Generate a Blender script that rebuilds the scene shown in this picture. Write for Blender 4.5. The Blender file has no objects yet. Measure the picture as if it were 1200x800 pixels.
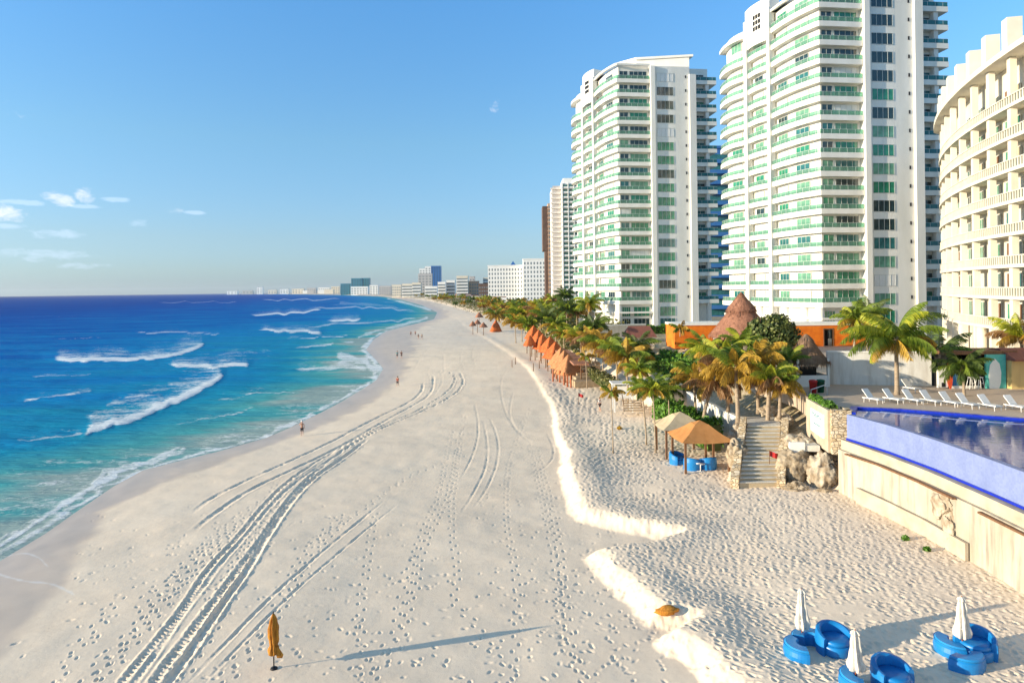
import bpy, math, random
import numpy as np
from mathutils import Matrix, Vector
R = random.Random(7)
sc = bpy.context.scene
COL = sc.collection
F = 800.0; CH = 17.0; TH = 0.0125

def W(px, py, z=0.0):
    """point on the level z seen at photo pixel (px,py)"""
    a = px-600.0; b = py-339.0
    b2 = b*math.cos(TH)+a*math.sin(TH); a2 = a*math.cos(TH)-b*math.sin(TH)
    d = F*(CH-z)/b2
    return (a2*d/F, d)
def WD(px, py, d):
    a = px-600.0; b = py-339.0
    b2 = b*math.cos(TH)+a*math.sin(TH); a2 = a*math.cos(TH)-b*math.sin(TH)
    return (a2*d/F, d, CH-b2*d/F)

# ------------------------------------------------------------------ materials
MATS = {}
def newmat(name):
    m = bpy.data.materials.new(name); m.use_nodes = True
    nt = m.node_tree; nt.nodes.clear()
    out = nt.nodes.new('ShaderNodeOutputMaterial')
    p = nt.nodes.new('ShaderNodeBsdfPrincipled')
    nt.links.new(p.outputs[0], out.inputs[0])
    MATS[name] = m
    return m, nt, p, out
def N(nt, t, **kw):
    n = nt.nodes.new('ShaderNode'+t)
    for k, v in kw.items(): setattr(n, k, v)
    return n
def noise(nt, scale, detail=4, rough=.55, vec=None, dist=0):
    n = N(nt, 'TexNoise'); n.inputs['Scale'].default_value = scale
    n.inputs['Detail'].default_value = detail; n.inputs['Roughness'].default_value = rough
    n.inputs['Distortion'].default_value = dist
    if vec is not None: nt.links.new(vec, n.inputs['Vector'])
    return n
def coords(nt, scale=(1,1,1), kind='Object'):
    t = N(nt, 'TexCoord'); mp = N(nt, 'Mapping'); mp.inputs['Scale'].default_value = scale
    nt.links.new(t.outputs[kind], mp.inputs[0]); return mp.outputs[0]
def ramp(nt, fac, stops):
    r = N(nt, 'ValToRGB'); e = r.color_ramp.elements
    while len(e) < len(stops): e.new(.5)
    for i, (p, c) in enumerate(stops):
        e[i].position = p; e[i].color = (c[0], c[1], c[2], 1) if hasattr(c, '__len__') else (c, c, c, 1)
    nt.links.new(fac, r.inputs[0]); return r.outputs[0]
def mixc(nt, fac, a, b):
    m = N(nt, 'Mix', data_type='RGBA')
    for s, v in ((0, fac), (6, a), (7, b)):
        if hasattr(v, 'links'): nt.links.new(v, m.inputs[s])
        elif s == 0: m.inputs[0].default_value = v
        else: m.inputs[s].default_value = (v[0], v[1], v[2], 1)
    return m.outputs[2]
def math_(nt, op, a, b=None, c=None, clamp=False):
    m = N(nt, 'Math', operation=op); m.use_clamp = clamp
    for i, v in enumerate((a, b, c)):
        if v is None: continue
        if hasattr(v, 'links'): nt.links.new(v, m.inputs[i])
        else: m.inputs[i].default_value = v
    return m.outputs[0]
def bump(nt, p, h, strength=.4, dist=.05):
    b = N(nt, 'Bump'); b.inputs['Strength'].default_value = strength; b.inputs['Distance'].default_value = dist
    nt.links.new(h, b.inputs['Height']); nt.links.new(b.outputs[0], p.inputs['Normal'])
def attr(nt, name):
    a = N(nt, 'Attribute'); a.attribute_name = name; return a.outputs['Fac']
def plain(name, c, c2=None, rough=.7, scale=3, spec=.3, bstr=0.0, vscale=(1,1,1), metallic=0, detail=5):
    m, nt, p, o = newmat(name)
    c2 = c2 or tuple(x*.82 for x in c)
    n = noise(nt, scale, detail, vec=coords(nt, vscale))
    nt.links.new(ramp(nt, n.outputs[0], [(.32, c2), (.62, c)]), p.inputs['Base Color'])
    p.inputs['Roughness'].default_value = rough; p.inputs['Specular IOR Level'].default_value = spec
    p.inputs['Metallic'].default_value = metallic
    if bstr:
        n2 = noise(nt, scale*4, 4, vec=coords(nt, vscale)); bump(nt, p, n2.outputs[0], bstr, .04)
    return m
def leafmat(name, c, c2, trans=.35):
    m, nt, p, o = newmat(name)
    g = N(nt, 'NewGeometry')
    n = noise(nt, 1.1, 2, vec=coords(nt))
    f = math_(nt, 'ADD', math_(nt, 'MULTIPLY', g.outputs['Random Per Island'], .6), math_(nt, 'MULTIPLY', n.outputs[0], .5))
    col = ramp(nt, f, [(.25, c2), (.75, c)])
    nt.links.new(col, p.inputs['Base Color']); p.inputs['Roughness'].default_value = .5
    p.inputs['Specular IOR Level'].default_value = .3
    t = N(nt, 'BsdfTranslucent'); nt.links.new(col, t.inputs[0])
    mx = N(nt, 'MixShader'); mx.inputs[0].default_value = trans
    nt.links.new(p.outputs[0], mx.inputs[1]); nt.links.new(t.outputs[0], mx.inputs[2])
    nt.links.new(mx.outputs[0], o.inputs[0]); return m

plain('white', (.80,.78,.73), (.71,.69,.63), .75, .35, vscale=(1,1,.25))
plain('white2', (.74,.73,.70), (.62,.60,.56), .75, .6, vscale=(1,1,.3))
plain('cream', (.70,.655,.555), (.61,.565,.465), .8, .4)
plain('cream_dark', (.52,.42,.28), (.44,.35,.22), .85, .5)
plain('soffit', (.72,.68,.60), (.66,.61,.53), .8, .5)
plain('shutter', (.74,.74,.72), (.64,.64,.63), .6, 2, vscale=(1,1,8))
plain('frame', (.60,.62,.58), (.5,.5,.48), .4, 5)
plain('steel', (.45,.45,.44), (.3,.3,.3), .4, 5, metallic=.7)
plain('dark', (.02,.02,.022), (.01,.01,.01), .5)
plain('vent', (.03,.03,.035), (.015,.015,.02), .6)
plain('orange_wall', (.74,.20,.015), (.55,.11,.008), .8, .9, bstr=.15)
plain('wood', (.22,.11,.055), (.12,.06,.03), .7, 2, vscale=(6,6,.6), bstr=.3)
plain('wood_pale', (.45,.33,.21), (.33,.23,.14), .75, 2, vscale=(1,6,1), bstr=.3)
plain('wood_red', (.42,.12,.04), (.28,.07,.03), .75, 2)
plain('trunk', (.42,.33,.24), (.24,.18,.12), .85, 3, vscale=(1,1,7), bstr=.9)
plain('trunk_husk', (.46,.34,.19), (.22,.13,.06), .9, 5, vscale=(1,1,2), bstr=1)
plain('plastic_white', (.78,.77,.74), (.70,.68,.64), .35, 5)
plain('canvas_white', (.72,.68,.60), (.50,.46,.40), .85, 7, vscale=(4,4,.6), bstr=.4)
plain('canvas_beige', (.55,.45,.30), (.46,.37,.24), .85, 2, bstr=.2)
plain('canvas_tan', (.50,.23,.075), (.42,.18,.055), .85, 2, bstr=.2)
plain('canvas_orange', (.58,.25,.03), (.30,.10,.01), .8, 4, vscale=(4,4,.6), bstr=.4)
plain('blue_seat', (.008,.20,.52), (.006,.15,.42), .38, 2, spec=.5)
plain('blue_seat_pale', (.02,.26,.58), (.015,.20,.48), .4, 2, spec=.5)
plain('blue_tile_dark', (.01,.03,.42), (.008,.02,.3), .3, 6)
plain('ledge', (.50,.43,.33), (.38,.31,.23), .85, .8, bstr=.3)
plain('rock', (.44,.36,.26), (.13,.09,.05), .9, 1.6, bstr=1.0, detail=9)
plain('rock_pale', (.52,.45,.35), (.20,.14,.085), .9, 1.3, bstr=1.0, detail=9)
plain('red', (.5,.03,.03), (.35,.02,.02), .5)
plain('green_bin', (.01,.10,.05), (.01,.07,.03), .45)
plain('teal_paint', (.08,.42,.36), (.12,.5,.42), .6)
plain('skyblue', (.22,.52,.62), (.18,.45,.55), .5)
plain('board_blue', (.02,.18,.42), (.02,.14,.36), .35)
plain('board_red', (.6,.08,.02), (.5,.06,.02), .35)
plain('brown_tower', (.16,.10,.07), (.10,.06,.05), .8, .2)
plain('pink_tower', (.60,.40,.28), (.50,.33,.22), .8, .2)
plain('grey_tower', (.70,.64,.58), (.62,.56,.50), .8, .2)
plain('far_cream', (.78,.69,.55), (.70,.61,.48), .85, .1)
plain('far_white', (.86,.84,.80), (.80,.78,.73), .85, .1)
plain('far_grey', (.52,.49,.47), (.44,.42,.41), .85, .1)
plain('far_blue', (.05,.17,.42), (.03,.12,.34), .4, .1)
plain('far_teal', (.05,.24,.32), (.04,.18,.26), .45, .1)
plain('far_glass', (.24,.27,.28), (.16,.18,.19), .4, .1)
plain('skin', (.50,.28,.19), (.42,.22,.15), .6)
plain('hair', (.05,.03,.02), (.03,.02,.015), .7)
plain('cloth_dark', (.03,.02,.025), (.02,.015,.02), .85)
plain('cloth_white', (.75,.73,.72), (.66,.64,.64), .85)
plain('cloth_teal', (.03,.32,.36), (.02,.25,.3), .85)
plain('cloth_red', (.26,.03,.03), (.18,.02,.02), .85)
plain('paper', (.78,.80,.76), (.72,.75,.72), .6, 2)
plain('ink', (.12,.28,.34), (.10,.22,.3), .6, 2)
plain('tile_roof', (.26,.10,.07), (.16,.06,.05), .8, 2, vscale=(6,1,1), bstr=.5)
plain('dirt', (.30,.23,.14), (.2,.15,.09), .95, 1)

leafmat('palm_green', (.22,.30,.035), (.08,.13,.015))
leafmat('palm_bright', (.46,.46,.04), (.17,.24,.02))
leafmat('palm_gold', (.60,.38,.05), (.28,.17,.03))
leafmat('palm_dry', (.38,.22,.09), (.22,.11,.05))
leafmat('palm_dark', (.11,.16,.035), (.05,.08,.015))
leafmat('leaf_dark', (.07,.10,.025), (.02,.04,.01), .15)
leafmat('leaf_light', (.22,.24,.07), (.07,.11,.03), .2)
leafmat('hedge_leaf', (.13,.27,.03), (.04,.11,.01), .25)
leafmat('scrub_leaf', (.18,.17,.05), (.07,.08,.025), .2)

def thatch(name, c, c2):
    m, nt, p, o = newmat(name)
    n = noise(nt, 2.2, 6, .7, vec=coords(nt, (3,3,.7)))
    n2 = noise(nt, .8, 3, vec=coords(nt))
    f = math_(nt, 'ADD', math_(nt, 'MULTIPLY', n.outputs[0], .65), math_(nt, 'MULTIPLY', n2.outputs[0], .35))
    nt.links.new(ramp(nt, f, [(.3, c2), (.68, c)]), p.inputs['Base Color'])
    p.inputs['Roughness'].default_value = .95; p.inputs['Specular IOR Level'].default_value = .1
    n3 = noise(nt, 9, 6, .7, vec=coords(nt, (3,3,.5)))
    bump(nt, p, n3.outputs[0], .9, .12); return m
thatch('thatch_brown', (.50,.25,.16), (.20,.09,.06))
thatch('thatch_grey', (.44,.29,.19), (.15,.09,.06))
thatch('thatch_orange', (.66,.19,.06), (.36,.08,.03))
thatch('thatch_tan', (.62,.30,.14), (.36,.15,.07))

def glassm(name, c, rough=.12, spec=.8):
    m, nt, p, o = newmat(name)
    n = noise(nt, .9, 2, vec=coords(nt, (1,1,1)))
    nt.links.new(ramp(nt, n.outputs[0], [(.35, tuple(x*.6 for x in c)), (.65, c)]), p.inputs['Base Color'])
    p.inputs['Roughness'].default_value = rough; p.inputs['Specular IOR Level'].default_value = spec
    return m
glassm('glass_green', (.03,.27,.15)); glassm('glass_dark', (.022,.05,.055)); glassm('glass_teal', (.03,.17,.17))
glassm('glass_curtain', (.16,.38,.26), .3, .5)
def railglass(name, c, a):
    m, nt, p, o = newmat(name)
    p.inputs['Base Color'].default_value = (*[x*.55 for x in c], 1); p.inputs['Roughness'].default_value = .08
    t = N(nt, 'BsdfTransparent'); t.inputs[0].default_value = (*c, 1)
    mx = N(nt, 'MixShader'); mx.inputs[0].default_value = a
    nt.links.new(t.outputs[0], mx.inputs[1]); nt.links.new(p.outputs[0], mx.inputs[2])
    nt.links.new(mx.outputs[0], o.inputs[0])
railglass('rail_green', (.46,.76,.62), .36)
railglass('rail_grey', (.28,.36,.32), .55)
railglass('rail_blue', (.12,.48,.52), .5)

# sand
def sand_mat():
    m, nt, p, o = newmat('sand')
    co = coords(nt)
    n1 = noise(nt, .16, 7, .68, co); n2 = noise(nt, 2.6, 5, .6, co); n3 = noise(nt, 14, 5, .7, co)
    f = math_(nt, 'ADD', math_(nt, 'MULTIPLY', n1.outputs[0], .6), math_(nt, 'MULTIPLY', n2.outputs[0], .4))
    dry = ramp(nt, f, [(.28, (.76,.605,.45)), (.7, (.90,.745,.57))])
    wet = ramp(nt, n1.outputs[0], [(.3, (.50,.395,.31)), (.7, (.59,.47,.375))])
    wa = attr(nt, 'wet')
    wf = math_(nt, 'ADD', wa, math_(nt, 'MULTIPLY', math_(nt, 'SUBTRACT', n2.outputs[0], .5), .15), clamp=True)
    c = mixc(nt, wf, dry, wet)
    land = ramp(nt, n2.outputs[0], [(.35, (.20,.17,.08)), (.6, (.44,.36,.25))])
    c = mixc(nt, attr(nt, 'inland'), c, land)
    # faint debris specks
    sp = noise(nt, 1.1, 3, .6, co); sp2 = noise(nt, 22, 2, .5, co)
    k = math_(nt, 'MULTIPLY', math_(nt, 'GREATER_THAN', sp.outputs[0], .60), math_(nt, 'GREATER_THAN', sp2.outputs[0], .68))
    c = mixc(nt, math_(nt, 'MULTIPLY', k, .5), c, (.28,.20,.13))
    c = mixc(nt, math_(nt, 'MULTIPLY', attr(nt, 'lace'), .35), c, (.84,.85,.85))
    nt.links.new(c, p.inputs['Base Color'])
    r = math_(nt, 'SUBTRACT', .92, math_(nt, 'MULTIPLY', wf, .55))
    nt.links.new(r, p.inputs['Roughness'])
    p.inputs['Specular IOR Level'].default_value = .35
    h = math_(nt, 'ADD', math_(nt, 'MULTIPLY', n2.outputs[0], .6), math_(nt, 'MULTIPLY', n3.outputs[0], .25))
    h = math_(nt, 'MULTIPLY', h, math_(nt, 'SUBTRACT', 1.0, math_(nt, 'MULTIPLY', wf, .95)))
    bump(nt, p, h, .35, .08)
sand_mat()
def water_mat():
    m, nt, p, o = newmat('sea_water')
    co = coords(nt, (1,1.6,1))
    d = attr(nt, 'depth')      # 0 shore .. 1 deep
    nb = noise(nt, .012, 4, .6, co); nb2 = noise(nt, .06, 4, .6, coords(nt, (.35,1.2,1)))
    dd = math_(nt, 'ADD', d, math_(nt, 'MULTIPLY', math_(nt, 'ADD', math_(nt, 'SUBTRACT', nb.outputs[0], .5), math_(nt, 'MULTIPLY', math_(nt, 'SUBTRACT', nb2.outputs[0], .5), 1.6)), .30), clamp=True)
    c = ramp(nt, dd, [(.0, (.34,.44,.40)), (.07, (.09,.40,.40)), (.22, (.014,.29,.44)), (.42, (.006,.22,.50)), (.62, (.001,.10,.40)), (.85, (.0,.055,.30)), (1, (.0,.035,.21))])
    fo = attr(nt, 'foam')
    f1 = noise(nt, 1.5, 8, .72, coords(nt, (.8,1,1)), .6); f2 = noise(nt, .28, 5, .65, coords(nt, (.45,1,1)), .5)
    fn = math_(nt, 'ADD', math_(nt, 'MULTIPLY', f1.outputs[0], .5), math_(nt, 'MULTIPLY', f2.outputs[0], .5))
    lo = math_(nt, 'SUBTRACT', .76, math_(nt, 'MULTIPLY', fo, .46))
    ff = math_(nt, 'MULTIPLY', math_(nt, 'SUBTRACT', fn, lo), 7.0, clamp=True)
    c = mixc(nt, math_(nt, 'MULTIPLY', ff, .93), c, (.84,.86,.86))
    nt.links.new(c, p.inputs['Base Color'])
    nt.links.new(math_(nt, 'ADD', math_(nt, 'MULTIPLY', ff, .5), .3), p.inputs['Roughness'])
    p.inputs['IOR'].default_value = 1.33
    p.inputs['Specular IOR Level'].default_value = 0.0
    w1 = noise(nt, .55, 6, .65, coords(nt, (.45,1.5,1)), .3); w2 = noise(nt, .06, 5, .6, coords(nt, (.4,1.4,1)), .3)
    h = math_(nt, 'ADD', math_(nt, 'MULTIPLY', w1.outputs[0], .35), math_(nt, 'MULTIPLY', w2.outputs[0], 1.6))
    h = math_(nt, 'ADD', h, math_(nt, 'MULTIPLY', math_(nt, 'MULTIPLY', ff, f1.outputs[0]), .12))
    bump(nt, p, h, 1.0, 1.2)
    gl = N(nt, 'BsdfGlossy'); gl.inputs['Roughness'].default_value = .22; nt.links.new(p.inputs['Normal'].links[0].from_socket, gl.inputs['Normal'])
    mx = N(nt, 'MixShader'); mx.inputs[0].default_value = .035
    nt.links.new(p.outputs[0], mx.inputs[1]); nt.links.new(gl.outputs[0], mx.inputs[2]); nt.links.new(mx.outputs[0], o.inputs[0])
water_mat()
def pool_mat():
    m, nt, p, o = newmat('pool_water')
    n = noise(nt, 1.2, 4, vec=coords(nt, (1,2.2,1)))
    p.inputs['Base Color'].default_value = (.012,.06,.30,1)
    p.inputs['Roughness'].default_value = .04; p.inputs['Specular IOR Level'].default_value = .35
    bump(nt, p, n.outputs[0], .12, .05)
pool_mat()
def tile_mat(name, c, c2):
    m, nt, p, o = newmat(name)
    b = N(nt, 'TexNoise'); b.inputs['Scale'].default_value = 1.0; b.inputs['Detail'].default_value = 6
    nt.links.new(coords(nt, (1,1,.35)), b.inputs[0])
    v = N(nt, 'TexWhiteNoise'); v.noise_dimensions = '3D'
    q = N(nt, 'VectorMath', operation='SNAP'); q.inputs[1].default_value = (.12,.12,.12)
    nt.links.new(coords(nt), q.inputs[0]); nt.links.new(q.outputs[0], v.inputs[0])
    f = math_(nt, 'ADD', math_(nt, 'MULTIPLY', b.outputs[0], .8), math_(nt, 'MULTIPLY', v.outputs[0], .22))
    nt.links.new(ramp(nt, f, [(.35, c2), (.7, c)]), p.inputs['Base Color']); p.inputs['Roughness'].default_value = .45
tile_mat('pool_tile', (.215,.265,.47), (.16,.205,.40))
def stained(name, c, c2, c3):
    m, nt, p, o = newmat(name)
    n = noise(nt, .5, 7, .65, coords(nt, (1,1,.4))); n2 = noise(nt, .9, 6, .6, coords(nt, (2.5,2.5,.3))); n3 = noise(nt, 5, 6, .7, coords(nt))
    a = ramp(nt, n.outputs[0], [(.3, c2), (.62, c)])
    k = ramp(nt, n2.outputs[0], [(.47, 0.0), (.72, .85)])
    nt.links.new(mixc(nt, k, a, c3), p.inputs['Base Color'])
    p.inputs['Roughness'].default_value = .9; bump(nt, p, n3.outputs[0], .5, .06)
stained('seawall', (.50,.455,.37), (.39,.34,.26), (.23,.20,.155))
stained('garden_white', (.70,.69,.66), (.60,.59,.56), (.48,.45,.40))
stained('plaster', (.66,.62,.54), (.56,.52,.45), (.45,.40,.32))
stained('kiosk_beige', (.62,.46,.20), (.52,.37,.15), (.50,.36,.16))
def deck_mat():
    m, nt, p, o = newmat('deck_paving')
    b = N(nt, 'TexBrick'); b.inputs['Scale'].default_value = 1.6; b.inputs['Mortar Size'].default_value = .012
    b.inputs['Color1'].default_value = (.60,.49,.38,1); b.inputs['Color2'].default_value = (.53,.42,.33,1); b.inputs['Mortar'].default_value = (.26,.2,.16,1)
    nt.links.new(coords(nt), b.inputs[0])
    n = noise(nt, .7, 5, vec=coords(nt))
    nt.links.new(mixc(nt, math_(nt, 'MULTIPLY', n.outputs[0], .35), b.outputs[0], (.22,.17,.13)), p.inputs['Base Color'])
    p.inputs['Roughness'].default_value = .75
deck_mat()
def stone_mat():
    m, nt, p, o = newmat('stone_masonry')
    v = N(nt, 'TexVoronoi'); v.inputs['Scale'].default_value = 3.2
    v2 = N(nt, 'TexVoronoi', feature='DISTANCE_TO_EDGE'); v2.inputs['Scale'].default_value = 3.2
    co = coords(nt, (1,1,1.5)); nt.links.new(co, v.inputs[0]); nt.links.new(co, v2.inputs[0])
    s = N(nt, 'SeparateColor'); nt.links.new(v.outputs['Color'], s.inputs[0])
    c = ramp(nt, s.outputs[0], [(0, (.44,.32,.18)), (.5, (.58,.46,.30)), (1, (.66,.56,.42))])
    e = ramp(nt, v2.outputs[0], [(.0, 0.0), (.09, 1.0)])
    nt.links.new(mixc(nt, e, (.26,.19,.12), c), p.inputs['Base Color']); p.inputs['Roughness'].default_value = .9
    bump(nt, p, e, .8, .06)
stone_mat()

# ------------------------------------------------------------------ mesh builder
class MB:
    def __init__(s): s.v = []; s.f = []; s.m = []; s.sm = []
    def add(s, vs, fs, mi=0, smooth=False):
        o = len(s.v); s.v += [tuple(v) for v in vs]
        for f in fs: s.f.append(tuple(i+o for i in f)); s.m.append(mi); s.sm.append(smooth)
        return s
    def box(s, x0, x1, y0, y1, z0, z1, mi=0, rot=0, c=(0,0)):
        ca, sa = math.cos(rot), math.sin(rot); vs = []
        for z in (z0, z1):
            for x, y in ((x0,y0),(x1,y0),(x1,y1),(x0,y1)):
                vs.append((c[0]+x*ca-y*sa, c[1]+x*sa+y*ca, z))
        return s.add(vs, [(3,2,1,0),(4,5,6,7),(0,1,5,4),(1,2,6,5),(2,3,7,6),(3,0,4,7)], mi)
    def wall(s, p0, p1, z0, z1, t, mi=0):
        dx, dy = p1[0]-p0[0], p1[1]-p0[1]; L = math.hypot(dx, dy)
        return s.box(0, L, -t/2, t/2, z0, z1, mi, math.atan2(dy, dx), p0)
    def prism(s, poly, z0, z1, mi=0):
        a = sum(poly[i][0]*poly[(i+1)%len(poly)][1]-poly[(i+1)%len(poly)][0]*poly[i][1] for i in range(len(poly)))
        if a < 0: poly = poly[::-1]
        n = len(poly)
        vs = [(x,y,z0) for x,y in poly]+[(x,y,z1) for x,y in poly]
        fs = [tuple(range(n-1,-1,-1)), tuple(range(n,2*n))]+[(i,(i+1)%n,n+(i+1)%n,n+i) for i in range(n)]
        return s.add(vs, fs, mi)
    def sweep(s, path, o0, o1, z0, z1, mi=0, closed=False):
        """rectangular section; offsets to the left of travel"""
        A = offs(path, o0); B = offs(path, o1); n = len(path); vs = []
        for a, b in zip(A, B): vs += [(a[0],a[1],z0),(b[0],b[1],z0),(b[0],b[1],z1),(a[0],a[1],z1)]
        fs = []
        for i in range(n-1):
            k = 4*i
            for j in range(4): fs.append((k+j, k+4+j, k+4+(j+1)%4, k+(j+1)%4))
        fs += [(0,1,2,3), (4*n-1,4*n-2,4*n-3,4*n-4)]
        return s.add(vs, fs, mi)
    def tube(s, pts, r, n=8, mi=0, smooth=True):
        pts = [Vector(p) for p in pts]
        if not hasattr(r, '__len__'): r = [r]*len(pts)
        vs = []; up = Vector((0,0,1))
        for i, p in enumerate(pts):
            t = (pts[min(i+1,len(pts)-1)]-pts[max(i-1,0)]).normalized()
            u = t.cross(Vector((0,1,0)) if abs(t.z) > .9 else up).normalized(); w = t.cross(u)
            for k in range(n):
                a = 2*math.pi*k/n; vs.append(p+(u*math.cos(a)+w*math.sin(a))*r[i])
        fs = []
        for i in range(len(pts)-1):
            for k in range(n): fs.append((i*n+k, i*n+(k+1)%n, (i+1)*n+(k+1)%n, (i+1)*n+k))
        s.add(vs, fs, mi, smooth)
        s.add([], []) ; o = len(s.v)-len(vs)
        s.f += [tuple(o+k for k in range(n-1,-1,-1)), tuple(o+(len(pts)-1)*n+k for k in range(n))]; s.m += [mi]*2; s.sm += [False]*2
        return s
    def lathe(s, prof, n=16, mi=0, c=(0,0,0), fn=None, smooth=True):
        vs = []
        for r, z in prof:
            for k in range(n):
                a = 2*math.pi*k/n; rr = r*(fn(a, z) if fn else 1)
                vs.append((c[0]+rr*math.cos(a), c[1]+rr*math.sin(a), c[2]+z))
        fs = [(i*n+k, i*n+(k+1)%n, (i+1)*n+(k+1)%n, (i+1)*n+k) for i in range(len(prof)-1) for k in range(n)]
        fs += [tuple(range(n-1,-1,-1)), tuple((len(prof)-1)*n+k for k in range(n))]
        return s.add(vs, fs, mi, smooth)
    def mesh(s, name, mats):
        me = bpy.data.meshes.new(name); me.from_pydata(s.v, [], s.f)
        for m in (mats if isinstance(mats, (list, tuple)) else [mats]): me.materials.append(MATS[m])
        me.polygons.foreach_set('material_index', s.m); me.polygons.foreach_set('use_smooth', s.sm); me.update()
        return me
    def build(s, name, mats, parent=None, loc=None, rz=0):
        return obj(name, s.mesh(name, mats), parent, loc, rz)
def obj(name, me, parent=None, loc=None, rz=0):
    o = bpy.data.objects.new(name, me); COL.objects.link(o)
    if parent: o.parent = parent
    if loc: o.location = loc
    o.rotation_euler[2] = rz
    return o
def offs(path, d):
    out = []; n = len(path)
    for i in range(n):
        a = path[max(i-1,0)]; b = path[i]; c = path[min(i+1,n-1)]
        def nr(p, q):
            L = math.hypot(q[0]-p[0], q[1]-p[1]) or 1; return (-(q[1]-p[1])/L, (q[0]-p[0])/L)
        if i == 0: nn = nr(b, c)
        elif i == n-1: nn = nr(a, b)
        else:
            n1, n2 = nr(a, b), nr(b, c); sx, sy = n1[0]+n2[0], n1[1]+n2[1]; L2 = sx*sx+sy*sy or 1
            k = min(2/L2, 1.5); nn = (sx*k, sy*k)
        out.append((b[0]+nn[0]*d, b[1]+nn[1]*d))
    return out
def tag(o, label=None, cat=None, group=None, kind=None):
    if label: o['label'] = label
    if cat: o['category'] = cat
    if group: o['group'] = group
    if kind: o['kind'] = kind
    return o
def thing(name, label, cat, loc=(0,0,0), rz=0, group=None):
    return tag(obj(name, None, None, loc, rz), label, cat, group)
def copytree(o, loc, rz=0, s=None, label=None, group=None):
    r = o.copy(); COL.objects.link(r); r.location = loc; r.rotation_euler[2] = rz
    if s: r.scale = (s,s,s) if not hasattr(s, '__len__') else s
    if label: r['label'] = label
    if group: r['group'] = group
    for ch in o.children:
        c = ch.copy(); COL.objects.link(c); c.parent = r
        for g in ch.children:
            q = g.copy(); COL.objects.link(q); q.parent = c
    return r

# ------------------------------------------------------------------ shore lines (photo pixel -> world)
def wl(pts, z): return [W(x, y, z) for x, y in pts]
water_px = [(-420,980),(-200,795),(-100,720),(0,655),(50,625),(90,597),(130,570),(165,551),(216,538),(253,529),(310,513),(340,500),(375,483),(400,470),(425,455),(440,445),(448,432),(438,420),(428,410),(437,398),(452,388),(480,381),(508,374),(512,366),(495,358),(470,351),(450,347.5)]
WATER = wl(water_px, 0)+[(-850,3400),(-2150,6400),(-3200,7500),(-3210,60000)]
WATER = [(WATER[0][0]-8, 5.0)]+WATER
wet_px = [(-300,1050),(-60,830),(0,765),(60,705),(85,660),(108,615),(112,600),(150,583),(225,555),(300,528),(345,511),(385,497),(430,475),(458,455),(472,438),(476,422),(487,405),(484,396),(480,389),(502,380),(522,372),(520,364),(505,356),(478,350),(458,347)]
WET = wl(wet_px, .2)+[(-840,3400),(-2140,6400),(-3190,7500),(-3200,60000)]
WET = [(WET[0][0]-4, 5.0)]+WET
lip_px = [(920,880),(863,800),(849,783),(827,756),(805,742),(784,731),(794,727),(816,711),(769,706),(755,690),(736,671),(711,654),(699,636),(722,631),(755,628),(794,616),(772,611),(742,606),(714,599),(684,592),(676,580),(668,556),(662,540),(665,527),(655,505),(651,492),(652,482),(647,467),(637,452),(630,440),(620,427),(605,415),(592,406),(575,396),(560,388),(545,379),(535,370)]
LIP = wl(lip_px, 1.9)
LIP = [(LIP[0][0]+4, 5.0), (LIP[0][0]+1, 15.0)]+LIP+[(-10,500),(-60,760),(-150,1300),(-440,2300),(-820,3400),(-3150,7600),(-3160,60000)]
BACK = [(25.8,5),(25.9,15),(26.5,34),(26.6,41),(25.6,49.0),(22.5,51.4),(20.2,52.2),(16.5,53),(17.8,56.5),(19.5,62.6),(19.2,80),(17.0,92.6),(15.3,115),(12.5,135),(11,177),(7,230),(0,300),(-16,414),(-64,700),(-145,1160),(-455,2320),(-880,3400),(-2180,6600),(-3180,7650),(-3190,60000)]

def interp(line, Y):
    ys = np.array([p[1] for p in line]); xs = np.array([p[0] for p in line])
    i = np.argsort(ys, kind='stable'); return np.interp(Y, ys[i], xs[i])
def sdist(line, X, Y, xr=30.0):
    """signed distance (right of line positive), exact near, for arrays"""
    n = len(line); best = np.full(X.shape, 1e9); 
    inside = np.zeros(X.shape, bool)
    for i in range(n-1):
        (ax, ay), (bx, by) = line[i], line[i+1]
        dx, dy = bx-ax, by-ay; L = dx*dx+dy*dy+1e-9
        t = np.clip(((X-ax)*dx+(Y-ay)*dy)/L, 0, 1)
        best = np.minimum(best, (X-ax-t*dx)**2+(Y-ay-t*dy)**2)
        c = ((ay > Y) != (by > Y))
        xi = ax+(Y-ay)*dx/(dy if abs(dy) > 1e-9 else 1e-9)
        inside ^= (c & (xi < X))
    return np.where(inside, 1, -1)*np.sqrt(best)
def sstep(a, b, x):
    t = np.clip((x-a)/(b-a), 0, 1); return t*t*(3-2*t)
rs = np.random.RandomState(3)
def vnoise(X, Y, seed=0):
    r = np.random.RandomState(seed); T = r.rand(256, 256)
    xi = np.floor(X).astype(int); yi = np.floor(Y).astype(int); fx = X-xi; fy = Y-yi
    fx = fx*fx*(3-2*fx); fy = fy*fy*(3-2*fy)
    a = T[xi%256, yi%256]; b = T[(xi+1)%256, yi%256]; c = T[xi%256, (yi+1)%256]; d = T[(xi+1)%256, (yi+1)%256]
    return (a*(1-fx)+b*fx)*(1-fy)+(c*(1-fx)+d*fx)*fy-.5

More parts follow.
